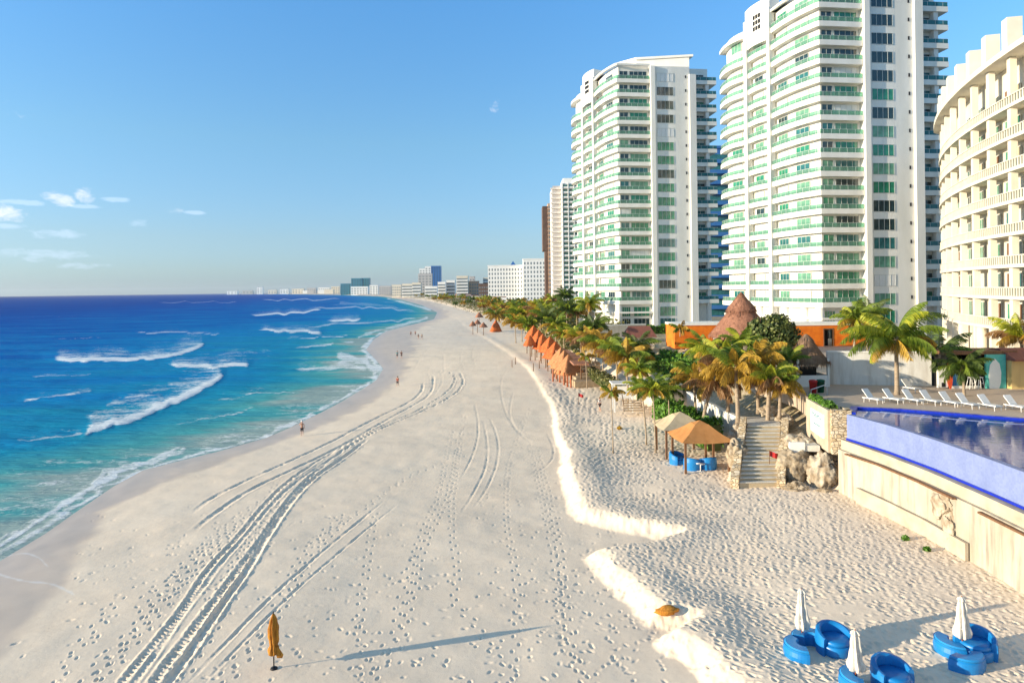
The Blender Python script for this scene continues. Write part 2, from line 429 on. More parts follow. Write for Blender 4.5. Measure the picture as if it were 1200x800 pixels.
# ------------------------------------------------------------------ terrain
def fan(us, ys): 
    Y, U = np.meshgrid(ys, us, indexing='ij'); return U*Y, Y
us = np.concatenate([np.linspace(-5, -1.0, 40, endpoint=False), np.arange(-1.0, .96, .00155), np.linspace(.97, 5, 40)])
bs = np.concatenate([np.geomspace(3400, 640, 40, endpoint=False), np.arange(640, 40, -.95), np.arange(40, 8, -.6), np.geomspace(8, .905, 50)])
ys = F*CH/bs
X, Y = fan(us, ys)
dw = sdist(WATER, X, Y); dwet = sdist(WET, X, Y); dl = sdist(LIP, X, Y); db = sdist(BACK, X, Y)
H = np.where(dw < 0, np.maximum(dw*.07, -4), 1.0*(1-np.exp(-np.maximum(dw, 0)/11.0)))
far = sstep(120, 400, Y)
lipn = vnoise(X*.9, Y*.9, 5)*.35+vnoise(X*2.6, Y*2.6, 6)*.16
sc_ = sstep(-.85+.4*sstep(50,80,Y), .60-.3*sstep(50,80,Y), dl+lipn*(1-far)+(vnoise(X*4.5, Y*4.5, 8)*.16+vnoise(X*9, Y*9, 18)*.07)*(1-sstep(60,110,Y)))
lh = np.clip(.78+.5*vnoise(X*.16, Y*.16, 15), .35, 1.1)*(1-.5*sstep(55, 150, Y))
lh = lh*(1-.45*sstep(52, 90, Y)*(1+vnoise(X*.07, Y*.07, 19)))*(1-.35*sstep(60,130,Y)*(.5+1.6*vnoise(X*.2, Y*.2, 20)))
lh = np.where(dl > 1.5, lh+(.72*(1-.72*sstep(52, 110, Y))-lh)*sstep(1.5, 8, dl), lh)
lh = lh*(1-.65*sstep(110, 190, Y)); H += .9*lh*sc_
H += .30*sstep(0, 14, dl)
H += .30*np.exp(-((dl-1.2)/1.3)**2)*(1-far)*sstep(0, 1, dl+1)*.35
plate = 7.35-3.6*sstep(190, 420, Y)
base = H.copy()
rise = np.clip(db/np.where(Y < 50.5, 2.5, 10.0), 0, 1)
H = np.where(db > 0, base+(plate-base)*rise, base)
amp = sstep(.3, 1.5, dw)
H += amp*(vnoise(X*.25, Y*.25, 1)*.10+vnoise(X*.9, Y*.9, 2)*.035)*(1-.8*sstep(0, 1, 1-np.abs(db)))
# waves of machine-groomed sand
nv, nu = X.shape
i0 = int(np.searchsorted(us, -1.0))
def stamp(x, y, rx, ry, dep, ang, berm=.35):
    berm *= .35
    if y < 6: return
    rr = max(rx, ry)*1.7
    r0 = np.searchsorted(ys, y-rr); r1 = np.searchsorted(ys, y+rr)+1
    c0 = np.searchsorted(us, min((x-rr)/y, (x-rr)/(y+rr))-.002); c1 = np.searchsorted(us, (x+rr)/(y-rr)+.002 if x > 0 else (x+rr)/(y+rr)+.002)
    if r1 <= r0 or c1 <= c0: return
    ca, sa = math.cos(ang), math.sin(ang)
    dx = X[r0:r1, c0:c1]-x; dy = Y[r0:r1, c0:c1]-y
    q = np.sqrt(((dx*ca+dy*sa)/rx)**2+((-dx*sa+dy*ca)/ry)**2)
    H[r0:r1, c0:c1] += dep*(-np.exp(-(q*1.25)**4)+berm*np.exp(-((q-1.25)/.32)**2))
def resample(pts, step):
    out = []; acc = 0
    for (ax, ay), (bx, by) in zip(pts, pts[1:]):
        L = math.hypot(bx-ax, by-ay); a = math.atan2(by-ay, bx-ax); s = acc
        while s < L: out.append((ax+(bx-ax)*s/L, ay+(by-ay)*s/L, a)); s += step
        acc = s-L
    return out
def smooth(pts, k=3):
    for _ in range(k):
        q = [pts[0]]
        for a, b in zip(pts, pts[1:]): q += [(a[0]*.75+b[0]*.25, a[1]*.75+b[1]*.25), (a[0]*.25+b[0]*.75, a[1]*.25+b[1]*.75)]
        pts = q+[pts[-1]]
    return pts
G = np.zeros_like(H)
def groove(px, width, dep, tread=0.0, z=1.0, dx=0.0):
    pts = smooth([W(x+dx, y, z) for x, y in px]); st = .12
    dens = resample(pts, .12)
    P = np.array([(p[0], p[1]) for p in resample(pts, .5)])
    y0, y1 = P[:,1].min()-1, P[:,1].max()+1
    r0 = np.searchsorted(ys, y0); r1 = np.searchsorted(ys, y1)
    for r in range(r0, r1):
        yy = ys[r]; spacing = max(ys[min(r+1, nv-1)]-yy, .05)
        m = np.abs(P[:,1]-yy) < 3+spacing
        for i in np.nonzero(m)[0][:-1] if m.any() else []:
            pass
    # segments
    segs = list(zip(P[:-1], P[1:])); s = 0; TL = .5*len(P)
    D = {}
    for a, b in segs:
        L = float(np.hypot(*(b-a)))
        if L > 2: continue
        wy = width*2.2
        r0 = np.searchsorted(ys, min(a[1], b[1])-wy); r1 = np.searchsorted(ys, max(a[1], b[1])+wy)+1
        xl = min(a[0], b[0])-wy; xh = max(a[0], b[0])+wy
        ya, yb = ys[max(r0, 0)], ys[min(r1, nv-1)]
        c0 = np.searchsorted(us, min(xl/ya, xl/yb)); c1 = np.searchsorted(us, max(xh/ya, xh/yb))+1
        XX = X[r0:r1, c0:c1]; YY = Y[r0:r1, c0:c1]
        if XX.size == 0: s += L; continue
        d = (b-a)/L; t = (XX-a[0])*d[0]+(YY-a[1])*d[1]; ti = np.clip(t, 0, L)
        dist = np.hypot(XX-a[0]-d[0]*ti, YY-a[1]-d[1]*ti)
        q = dist/width
        k = 1.0
        if tread: k = 1-tread*.5+tread*.5*np.sin((s+t)*2*math.pi/.30+np.sign((XX-a[0])*d[1]-(YY-a[1])*d[0])*.8)
        fd = min(1, (s+.3)/5, (TL-s)/5+.05); dp = dep*fd
        g = dp*(-np.exp(-(q*1.15)**4)*k)
        bm = dp*.38*np.exp(-((q-1.5)/.35)**2)
        sub = G[r0:r1, c0:c1]
        neg = np.where(t >= 0, np.where(t <= L, 1, 0), 0) > 0
        sub[:] = np.where(g < -.15*dep, np.minimum(sub, g), np.where(sub < -.1*dep, sub, np.maximum(sub, bm)))
        s += L
Ta = [(224,595),(245,578),(297,555),(350,532),(395,510),(440,486),(470,474),(494,459),(496,446)]
Tb = [(224,618),(259,590),(297,567),(336,551),(385,527),(416,510),(452,489),(482,474),(507,459),(508,438)]
Tc = [(100,840),(136,800),(182,744),(217,705),(241,663),(280,625),(304,593),(332,565),(367,541),(400,520),(452,493),(488,480),(524,459),(536,441),(524,433),(500,432)]
Td = [(150,840),(175,800),(210,751),(245,709),(276,667),(304,632),(329,593),(353,565),(385,537),(412,517),(444,500),(476,487),(515,471),(539,456),(544,444),(538,434)]
Te = [(166,840),(192,800),(227,751),(259,705),(290,663),(315,621),(336,590),(360,562),(404,532),(430,512)]
Tf = [(118,840),(160,790),(200,730),(232,690),(258,655),(290,622),(312,593),(342,565),(378,541),(410,520)]
for L_, wd, dp, tr in ((Ta,.24,.06,0),(Tb,.24,.06,.2),(Tc,.19,.09,.9),(Td,.22,.09,.9),(Te,.22,.10,.3),(Tf,.17,.045,.7)):
    groove(L_, wd, dp, tr)
Tg = [(213,800),(266,747),(322,691),(400,625),(450,585)]
groove(Tg, .12, .035); groove([(x+16, y+4) for x, y in Tg], .1, .03)
for L_ in ([(572,486),(584,510),(584,540),(572,570),(556,592)], [(566,490),(572,520),(570,548),(556,575),(540,600)], [(556,470),(562,500),(556,530),(540,560)],
           [(602,457),(596,482),(602,500),(615,510),(640,517)], [(596,430),(586,445),(588,470),(600,500),(625,520)],
           [(527,400),(519,415),(522,432),(512,445)], [(545,402),(538,418),(545,434)], [(560,400),(552,412),(558,430)], [(505,405),(492,418),(484,432)],
           [(500,432),(506,445),(500,462)], [(515,432),(520,445),(508,462)], [(530,432),(538,448),(522,468)],
           [(480,437),(540,432),(575,431),(605,428)], [(560,392),(585,408),(600,425)], [(640,505),(652,530),(640,548),(610,560)]):
    groove(L_, .12, .022)
G *= 1+1.1*vnoise(X*1.7, Y*1.7, 91)+.8*vnoise(X*5, Y*5, 92)
H += G
def vn1(a, b): return float(vnoise(np.array([a]), np.array([b]), 51)[0])
# footprints
def chain(px, side=.16, step=.62, dep=.042, z=1.0):
    k = 0
    for x, y, a in resample(smooth([W(p[0], p[1], z) for p in px], 2), step):
        k = 1-k; s = side if k else -side
        stamp(x-math.sin(a)*s+R.uniform(-.06,.06), y+math.cos(a)*s+R.uniform(-.06,.06), .17, .085, dep, a, .5)
c1 = [(545,480),(540,520),(533,560),(530,593),(530,633),(538,660),(530,710),(560,727),(570,753),(587,770),(607,790),(620,830)]
c2 = [(530,500),(517,573),(500,613),(483,647),(480,683),(467,700),(467,737),(447,760),(420,800)]
for c in (c1, c2, [(240,632),(202,667),(175,700),(155,730),(120,760),(95,795)], [(246,636),(212,667),(180,700),(162,730),(128,760),(100,800)],
          [(142,692),(112,722),(92,747),(75,777),(57,800)], [(400,600),(350,650),(330,700),(300,740),(250,800)], [(310,600),(280,650),(250,720),(205,790)],
          [(640,440),(600,520),(590,600),(610,690),(600,800)], [(620,520),(640,600),(655,680),(660,760),(700,820)], [(440,600),(430,660),(420,720),(430,790)],
          [(350,640),(420,600),(470,560),(520,540)], [(230,640),(290,590),(350,560),(420,515)], [(190,690),(260,620),(330,575)], [(325,560),(310,590),(285,640),(235,720),(180,800)]):
    chain(c)
    if R.random() < .7: chain([(x+R.uniform(6,12), y+4) for x, y in c], dep=.05)
for _ in range(300):   # loose footprints over the beach
    px = R.uniform(60, 860); py = 430+ (R.random()**.8)*400
    x, y = W(px, py, 1.0)
    if y < 21: continue
    stamp(x, y, .16*R.uniform(.7,1.3), .10, .022*R.uniform(.3,1.4), R.uniform(0, 3.14), .5)
for cx, cy, n, sp in ((435,680,60,2.2),(700,600,260,3.5),(690,690,260,3),(780,770,160,2.5),(245,640,160,3),(190,700,130,2.5),(500,790,80,3),(350,770,60,3),(620,790,90,3),(640,560,120,5),(520,430,60,10),(620,480,80,6)):
    x0, y0 = W(cx, cy, 1)
    for _ in range(int(n*.6)):
        stamp(x0+R.gauss(0,sp), y0+R.gauss(0,sp*1.3), .16*R.uniform(.7,1.4), .10, .032*R.uniform(.4,1.3), R.uniform(0,3.14), .5)
# trampled upper terrace
rt = random.Random(8)
gy = 24.0
while gy < 120:
    stp = .40*(1+max(0, gy-45)/55); gx = -3.0
    while gx < 27:
        x = gx+rt.uniform(-.17,.17)+(gy*.37) % .45; y = gy+rt.uniform(-.15,.15); gx += stp*1.12
        if x < interp(LIP, y)+.5 or x > interp(BACK, y)+.3 or x/y > .92: continue
        if rt.random() < .12+.5*(vn1(x*.25, y*.25) > .16): continue
        k = stp/.40
        stamp(x, y, .19*k*rt.uniform(.75,1.35), .10*k*rt.uniform(.8,1.25), .045*k**.5*rt.uniform(.35,1.3), -.85+rt.gauss(0,.28), 1.3)
    gy += stp*.82
def grid_mesh(name, X, Y, Z, mat, attrs, keep=None):
    nv, nu = X.shape
    co = np.stack([X, Y, Z], -1).reshape(-1, 3).astype(np.float32)
    i = np.arange(nv*nu).reshape(nv, nu)
    q = np.stack([i[:-1,:-1], i[:-1,1:], i[1:,1:], i[1:,:-1]], -1).reshape(-1, 4)
    if keep is not None:
        k = keep; kk = (k[:-1,:-1]|k[:-1,1:]|k[1:,1:]|k[1:,:-1]).reshape(-1); q = q[kk]
        used = np.unique(q); mp = np.full(nv*nu, -1); mp[used] = np.arange(len(used)); q = mp[q]; co = co[used]
        attrs = {n: a.reshape(-1)[used] for n, a in attrs.items()}
    me = bpy.data.meshes.new(name)
    me.vertices.add(len(co)); me.vertices.foreach_set('co', co.reshape(-1))
    me.loops.add(q.size); me.loops.foreach_set('vertex_index', q.reshape(-1).astype(np.int32))
    me.polygons.add(len(q)); me.polygons.foreach_set('loop_start', np.arange(0, q.size, 4, dtype=np.int32))
    me.polygons.foreach_set('loop_total', np.full(len(q), 4, dtype=np.int32))
    me.polygons.foreach_set('use_smooth', np.ones(len(q), bool))
    me.update(calc_edges=True); me.materials.append(MATS[mat])
    for n, a in attrs.items():
        at = me.attributes.new(n, 'FLOAT', 'POINT'); at.data.foreach_set('value', np.asarray(a, np.float32).reshape(-1))
    o = obj(name, me); return o
PX2 = X*F/Y; PB2 = F*CH/Y
QX = 600+PX2*math.cos(TH)+PB2*math.sin(TH); QY = 339+PB2*math.cos(TH)-PX2*math.sin(TH)
lace = np.zeros_like(X)
for pts, wd_ in ((smooth([(-60,650),(0,676),(30,688),(60,692),(86,706)], 2),1.5), (smooth([(-10,656),(25,648),(45,656),(56,670)], 2),1.0)):
    b_ = np.full(X.shape, 1e9)
    for (ax, ay), (bx, by) in zip(pts, pts[1:]):
        dx, dy = bx-ax, by-ay; t_ = np.clip(((QX-ax)*dx+(QY-ay)*dy)/(dx*dx+dy*dy), 0, 1); b_ = np.minimum(b_, np.hypot(QX-ax-t_*dx, QY-ay-t_*dy))
    lace = np.maximum(lace, np.clip(1.2-b_/wd_+vnoise(X*2.5, Y*2.5, 66)*1.2, 0, 1)*(dw > -2))
wetA = sstep(.8, -.4, dwet/np.maximum(1, Y/60)+vnoise(X*.35, Y*.35, 9)*1.0+vnoise(X*1.3, Y*1.3, 10)*.4)*(.72+.28*sstep(6, 0, dw))
inl = sstep(1.5, 5, db+vnoise(X*.4, Y*.4, 11)*3)*sstep(0, 1, db)
inl = np.where(Y > 300, inl*.6, inl)
tag(grid_mesh('beach', X, Y, H, 'sand', {'wet': wetA, 'inland': inl, 'lace': lace}), kind='structure')
def hz(x, y):
    u = x/y; r = min(max(np.searchsorted(ys, y), 0), nv-1); c = min(max(np.searchsorted(us, u), 0), nu-1)
    return float(H[r, c])
def gp(px, py, z=2.0):
    """world point on the ground seen at the photo pixel"""
    for _ in range(14):
        x, y = W(px, py, z); z = .5*z+.5*hz(x, y)
    return x, y, z
print('terrain', X.shape)

# ------------------------------------------------------------------ sea
us2 = np.concatenate([np.linspace(-6, -.84, 30, endpoint=False), np.arange(-.84, .05, .0024), np.linspace(.06, 1.5, 12)])
bs2 = np.concatenate([np.geomspace(3400, 560, 20, endpoint=False), np.arange(560, 40, -1.3), np.arange(40, 6, -.45), np.geomspace(6, .90, 40)])
ys2 = F*CH/bs2
SX, SY = fan(us2, ys2)
sd = -sdist(WATER, SX, SY)
PX = SX*F/SY; PB = F*CH/SY
PXp = 600+PX*math.cos(TH)+PB*math.sin(TH); PYp = 339+PB*math.cos(TH)-PX*math.sin(TH)
foam = np.zeros_like(SX); SZ = np.zeros_like(SX)
def wave(pts, up, dn, amt, ht=0.0, wob=1.5, taper=True):
    global foam, SZ
    x = np.array([p[0] for p in pts], float); y = np.array([p[1] for p in pts], float)
    cy = np.interp(PXp, x, y)+vnoise(PXp*.12, PXp*0, int(x[0]) % 50)*wob*2
    ends = sstep(x[0]-8, x[0]+14, PXp)*sstep(x[-1]+5, x[-1]-6, PXp) if taper else ((PXp > x[0]) & (PXp < x[-1]))*1.0
    t = cy-PYp      # >0 above line (seaward)
    u_ = up*(.6+.9*(vnoise(PXp*.05, PYp*.1, 23)+.5))
    k = np.where(t > 0, np.maximum(np.clip(1.3-t/(u_*.7), 0, 1), .74*np.clip(1-t/(u_*2.6), 0, 1)**.5), np.clip(1+t/dn, 0, 1))
    foam = np.maximum(foam, k*ends*amt)
    if ht: SZ += .24*ht*ends*np.exp(-((t-2)/np.where(t > 2, up*.7, dn*1.2))**2)
wave([(95,512),(130,500),(165,490),(205,472),(240,457),(262,443)], 16, 3, 1.0, .75)
wave([(115,480),(150,470),(190,458),(235,448)], 20, 5, .62)
wave([(60,422),(100,424),(130,423),(180,421),(215,413),(240,405)], 9, 2.0, 1.0, .7)
wave([(195,428),(250,432),(270,430),(293,428)], 9, 2.0, .95, .6)
wave([(240,420),(280,414),(320,411)], 5, 3, .6)
wave([(290,369),(330,368),(355,367),(377,361)], 3, 1, .95, .8)
wave([(300,390),(311,387),(330,389),(355,389),(378,391)], 6, 1.5, .9, .6)
wave([(380,376),(399,376),(412,377),(424,374)], 5, 1.2, .95, .6)
wave([(350,384),(400,380),(450,378),(490,374)], 4, 2, 0.72)
wave([(395,401),(405,402),(418,401)], 4, 1.2, .8, .3)
wave([(420,408),(430,409),(440,407)], 4, 1.2, .8, .3)
wave([(340,410),(370,405),(395,402)], 3, 1, 0.82, .5)
wave([(20,470),(60,466),(110,460)], 5, 2, 0.72, .3)
wave([(150,392),(200,390),(260,392)], 2.5, 1, 0.77, .3); wave([(30,440),(70,442),(110,440)], 3, 1.5, 0.67); wave([(250,470),(300,462),(350,460)], 4, 2, 0.72)
wave([(200,500),(260,488),(300,478)], 5, 2, 0.67); wave([(10,520),(60,515),(100,508)], 7, 3, 0.72); wave([(330,398),(370,396),(410,394)], 2, 1, 0.82)
wave([(180,355),(230,354),(280,355)], 1.2, .8, 0.72); wave([(300,352),(350,351),(400,351)], 1.2, .8, 0.82); wave([(60,398),(120,396)], 2, 1, 0.67)
wave([(340,435),(380,432),(410,430),(432,436)], 12, 6, 0.77)
wave([(360,362),(400,361),(440,361),(480,364)], 3, 2, 0.72)
wave([(440,352),(470,355),(495,359)], 2, 1, .6)
wave([(380,357),(410,356),(440,355)], 1.5, 1, .6)
wave([(404,420),(428,427),(446,438),(452,450),(455,456)], 12, 10, .75)
wave([(255,528),(305,515),(332,503),(368,490)], 5, 2.0, .85, .35)
wave([(395,478),(404,471),(422,459),(436,450)], 6, 3, .9, .3)
wave([(-200,745),(-60,668),(0,640),(40,614),(60,602),(85,586),(112,570),(140,558)], 13, 8, .95, 0, 1.5)
wave([(116,560),(145,552),(170,544),(200,528),(216,523)], 6, 5, .9, 0)
wave([(0,560),(60,550),(120,545),(160,535)], 26, 16, .52)
wave([(-300,640),(0,590),(60,575),(110,560)], 22, 16, .58)
wave([(0,372),(60,371),(110,370)], 1, 1, .5); wave([(130,347.4),(135,347.4),(142,347.3)], 1, 1, .3)
def surf(pts, wd, amt):
    global foam
    b = np.full(PXp.shape, 1e9)
    for (ax, ay), (bx, by) in zip(pts, pts[1:]):
        dx, dy = bx-ax, by-ay; t = np.clip(((PXp-ax)*dx+(PYp-ay)*dy)/(dx*dx+dy*dy), 0, 1); b = np.minimum(b, np.hypot(PXp-ax-t*dx, PYp-ay-t*dy))
    foam = np.maximum(foam, amt*np.clip(1.3-b/wd+vnoise(PXp*.1, PYp*.3, 77)*.8, 0, 1))
surf([(400,417),(428,424),(446,437),(452,449),(440,455),(422,463),(404,473),(392,480)], 7, .85)
surf([(-40,660),(0,632),(60,600),(108,572),(124,552),(175,541),(216,526)], 6, .8)
surf([(-40,600),(60,565),(118,548)], 9, .62); surf([(420,395),(440,388),(470,381),(500,373)], 3, .75); surf([(455,350),(480,356),(505,363)], 2, .8); surf([(400,355),(450,358),(490,366)], 3, .6)
# thin swash lace on the waterline
foam = np.maximum(foam, .9*np.exp(-((sd-.5-vnoise(SX*.5, SY*.5, 31)*1.6)/(.35+SY*.006))**2)*sstep(500, 200, SY))
foam = np.maximum(foam, .56*sstep(16, 3, sd+vnoise(SX*.1, SY*.1, 30)*10)*sstep(300, 100, SY))
swell = np.sin((SX*.35+SY)*.22+vnoise(SX*.03, SY*.03, 41)*6)*.10+vnoise(SX*.35, SY*.7, 42)*.16+vnoise(SX*.12, SY*.3, 43)*.25
SZ = SZ+swell*sstep(500, 120, SY)*sstep(2, 20, sd)
SZ *= sstep(.5, 7, sd)
SZ = np.where(sd < .5, .0, SZ)
foam = np.maximum(foam, (.20+.42*vnoise(SX*.03, SY*.05, 61)+.2*vnoise(SX*.2, SY*.4, 62))*sstep(420, 120, sd))
dep = .30*sstep(0, 30, sd)+.22*sstep(20, 120, sd)+.24*sstep(90, 500, sd)+.24*sstep(500, 3000, sd)
dep = np.clip(dep, 0, 1)
tag(grid_mesh('sea', SX, SY, SZ+.02, 'sea_water', {'foam': foam, 'depth': dep}, keep=sd > -7), kind='structure')

# ------------------------------------------------------------------ camera, light, world
cam = bpy.data.cameras.new('camera'); co_ = bpy.data.objects.new('camera', cam); COL.objects.link(co_)
cam.lens = 24; cam.sensor_width = 36; cam.shift_y = -61/1200; cam.clip_end = 200000; cam.clip_start = .5
co_.matrix_world = Matrix.Translation((0,0,CH)) @ Matrix.Rotation(math.pi/2, 4, 'X') @ Matrix.Rotation(-TH, 4, 'Z')
sc.camera = co_
SEL = math.radians(10.5); SAZ = math.atan2(-.966, -.258)
sd_ = Vector((math.sin(SAZ)*math.cos(SEL), math.cos(SAZ)*math.cos(SEL), math.sin(SEL)))
sun = bpy.data.lights.new('sun', 'SUN'); sun.energy = 3.75; sun.angle = math.radians(.5); sun.color = (1, .85, .62)
so = bpy.data.objects.new('sun', sun); COL.objects.link(so); so.rotation_euler = sd_.to_track_quat('Z', 'Y').to_euler(); so.location = (-60,-20,60)
w = bpy.data.worlds.new('World'); sc.world = w; w.use_nodes = True; nt = w.node_tree; nt.nodes.clear()
wo = N(nt, 'OutputWorld'); bg = N(nt, 'Background'); bg.inputs[1].default_value = .15
sk = N(nt, 'TexSky', sky_type='NISHITA'); sk.sun_disc = False; sk.sun_elevation = SEL; sk.sun_rotation = SAZ % (2*math.pi)
sk.altitude = 0; sk.air_density = 1.0; sk.dust_density = .4; sk.ozone_density = 3.0
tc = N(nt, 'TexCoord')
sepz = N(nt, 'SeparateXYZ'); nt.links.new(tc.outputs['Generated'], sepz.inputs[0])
air = ramp(nt, sepz.outputs[2], [(0, (.37,.53,1.0)), (.03, (.44,.55,.83)), (.075, (.52,.58,.73)), (.208, (.61,.74,.78)), (.40, (.56,.88,1.04)), (.62, (1.0,.98,.86))])  # tints the sky by height; unseen overhead part warmed to shift ambient light
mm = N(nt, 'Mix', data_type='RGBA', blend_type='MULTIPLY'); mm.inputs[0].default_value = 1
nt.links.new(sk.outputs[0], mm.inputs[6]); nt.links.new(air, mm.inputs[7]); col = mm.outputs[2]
# small clouds low over the sea
nsx = N(nt, 'Mapping'); nsx.inputs['Scale'].default_value = (1,1,2.2); nt.links.new(tc.outputs['Generated'], nsx.inputs[0])
cn = noise(nt, 46, 8, .66, nsx.outputs[0], .4)
sep = N(nt, 'SeparateXYZ'); nt.links.new(tc.outputs['Generated'], sep.inputs[0])
def blob(px, py, wx, wy):
    a = (px-600)/F; b = (340-py)/F+(600-px)*0+TH*(-(px-600)/F)*-1*-1
    n_ = math.sqrt(1+a*a+b*b); dx, dy, dz = a/n_, 1/n_, b/n_
    u = math_(nt, 'DIVIDE', math_(nt, 'SUBTRACT', sep.outputs[0], dx), wx/F)
    v = math_(nt, 'DIVIDE', math_(nt, 'SUBTRACT', sep.outputs[2], dz), wy/F)
    q = math_(nt, 'ADD', math_(nt, 'MULTIPLY', u, u), math_(nt, 'MULTIPLY', v, v))
    g = math_(nt, 'MULTIPLY', math_(nt, 'SUBTRACT', 1.0, q, clamp=True), math_(nt, 'GREATER_THAN', sep.outputs[1], 0.0))
    return g
def cloudset(bl, amt, th, sharp):
    tot = None
    for b in bl:
        g = blob(*b[:4]); g = math_(nt, 'MULTIPLY', g, b[4]); tot = g if tot is None else math_(nt, 'MAXIMUM', tot, g)
    f = math_(nt, 'SUBTRACT', math_(nt, 'ADD', math_(nt, 'MULTIPLY', tot, .55), math_(nt, 'MULTIPLY', cn.outputs[0], 1.0)), th)
    f = math_(nt, 'MULTIPLY', math_(nt, 'MULTIPLY', f, sharp, clamp=True), amt)
    return math_(nt, 'MULTIPLY', f, math_(nt, 'GREATER_THAN', tot, .001))
puffs = cloudset([(64,231,13,9,1),(75,236,14,9,1),(101,230,12,12,1),(8,250,20,13,1),(205,248,14,7,.8),(583,125,10,12,.55),(15,130,30,14,.45),(95,165,20,18,.4)], .5, .80, 2.6)
grey = cloudset([(137,235,16,4,1),(25,238,24,4,1),(228,250,14,3,1),(100,243,16,3,1),(5,266,18,4,1),(65,275,34,7,.7),(55,300,50,9,.7),(90,312,30,6,.7),(160,262,14,5,.7)], .38, .72, 4)
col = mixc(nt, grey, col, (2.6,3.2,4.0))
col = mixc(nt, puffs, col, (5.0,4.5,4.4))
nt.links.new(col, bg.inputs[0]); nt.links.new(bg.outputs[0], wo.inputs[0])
vs = sc.view_settings; vs.view_transform = 'Standard'; vs.look = 'None'; vs.gamma = 1; vs.use_curve_mapping = False; vs.exposure = 1.17
# ==== END WORLD
# ------------------------------------------------------------------ generic buildings
FRONT = -math.pi/2
def window_mesh(wd, ht, panes, glass, sliding=False):
    """glass panel in local x (0..wd), facing -y, standing 3 cm proud; mullions as a second mesh"""
    g = MB().box(.05, wd-.05, -.02, .05, .05, ht-.05); me = g.mesh('glass', glass)
    f = MB()
    f.box(0, wd, -.06, .05, 0, .06); f.box(0, wd, -.06, .05, ht-.06, ht)
    for i in range(panes+1):
        x = wd*i/panes; x = min(max(x, .03), wd-.03); f.box(x-.03, x+.03, -.055, .05, .06, ht-.06)
    return me, f.mesh('frame', 'frame')
WM = {}
def add_window(parent, kind, x, y, z, rot, wd, ht, panes, pick):
    """pick: glass material"""
    key = (wd, ht, panes, pick)
    if key not in WM: WM[key] = window_mesh(wd, ht, panes, pick)
    a, b = WM[key]
    o = obj(kind, a, parent, (x, y, z), rot); obj('frame', b, o)
    return o
def arcp(p0, p1, bulge, n, nrm=None):
    dx, dy = p1[0]-p0[0], p1[1]-p0[1]; L = math.hypot(dx, dy); nx, ny = (dy/L, -dx/L)   # right of travel
    return [(p0[0]+dx*t+nx*bulge*4*t*(1-t), p0[1]+dy*t+ny*bulge*4*t*(1-t)) for t in [i/n for i in range(n+1)]]
def leng(path): return sum(math.hypot(b[0]-a[0], b[1]-a[1]) for a, b in zip(path, path[1:]))
def along(path, s):
    for a, b in zip(path, path[1:]):
        L = math.hypot(b[0]-a[0], b[1]-a[1])
        if s <= L: return (a[0]+(b[0]-a[0])*s/L, a[1]+(b[1]-a[1])*s/L, math.atan2(b[1]-a[1], b[0]-a[0]))
        s -= L
    a, b = path[-2], path[-1]; return (b[0], b[1], math.atan2(b[1]-a[1], b[0]-a[0]))
U = (.9925, .122); V = (-.122, .9925); E = (-7.8, 28.0)
def UV(u, v=0): return (U[0]*u+V[0]*v, U[1]*u+V[1]*v)
def El(t): return (E[0]*t, E[1]*t)
BAND_Z = [13.2+3.195*k for k in range(17)]
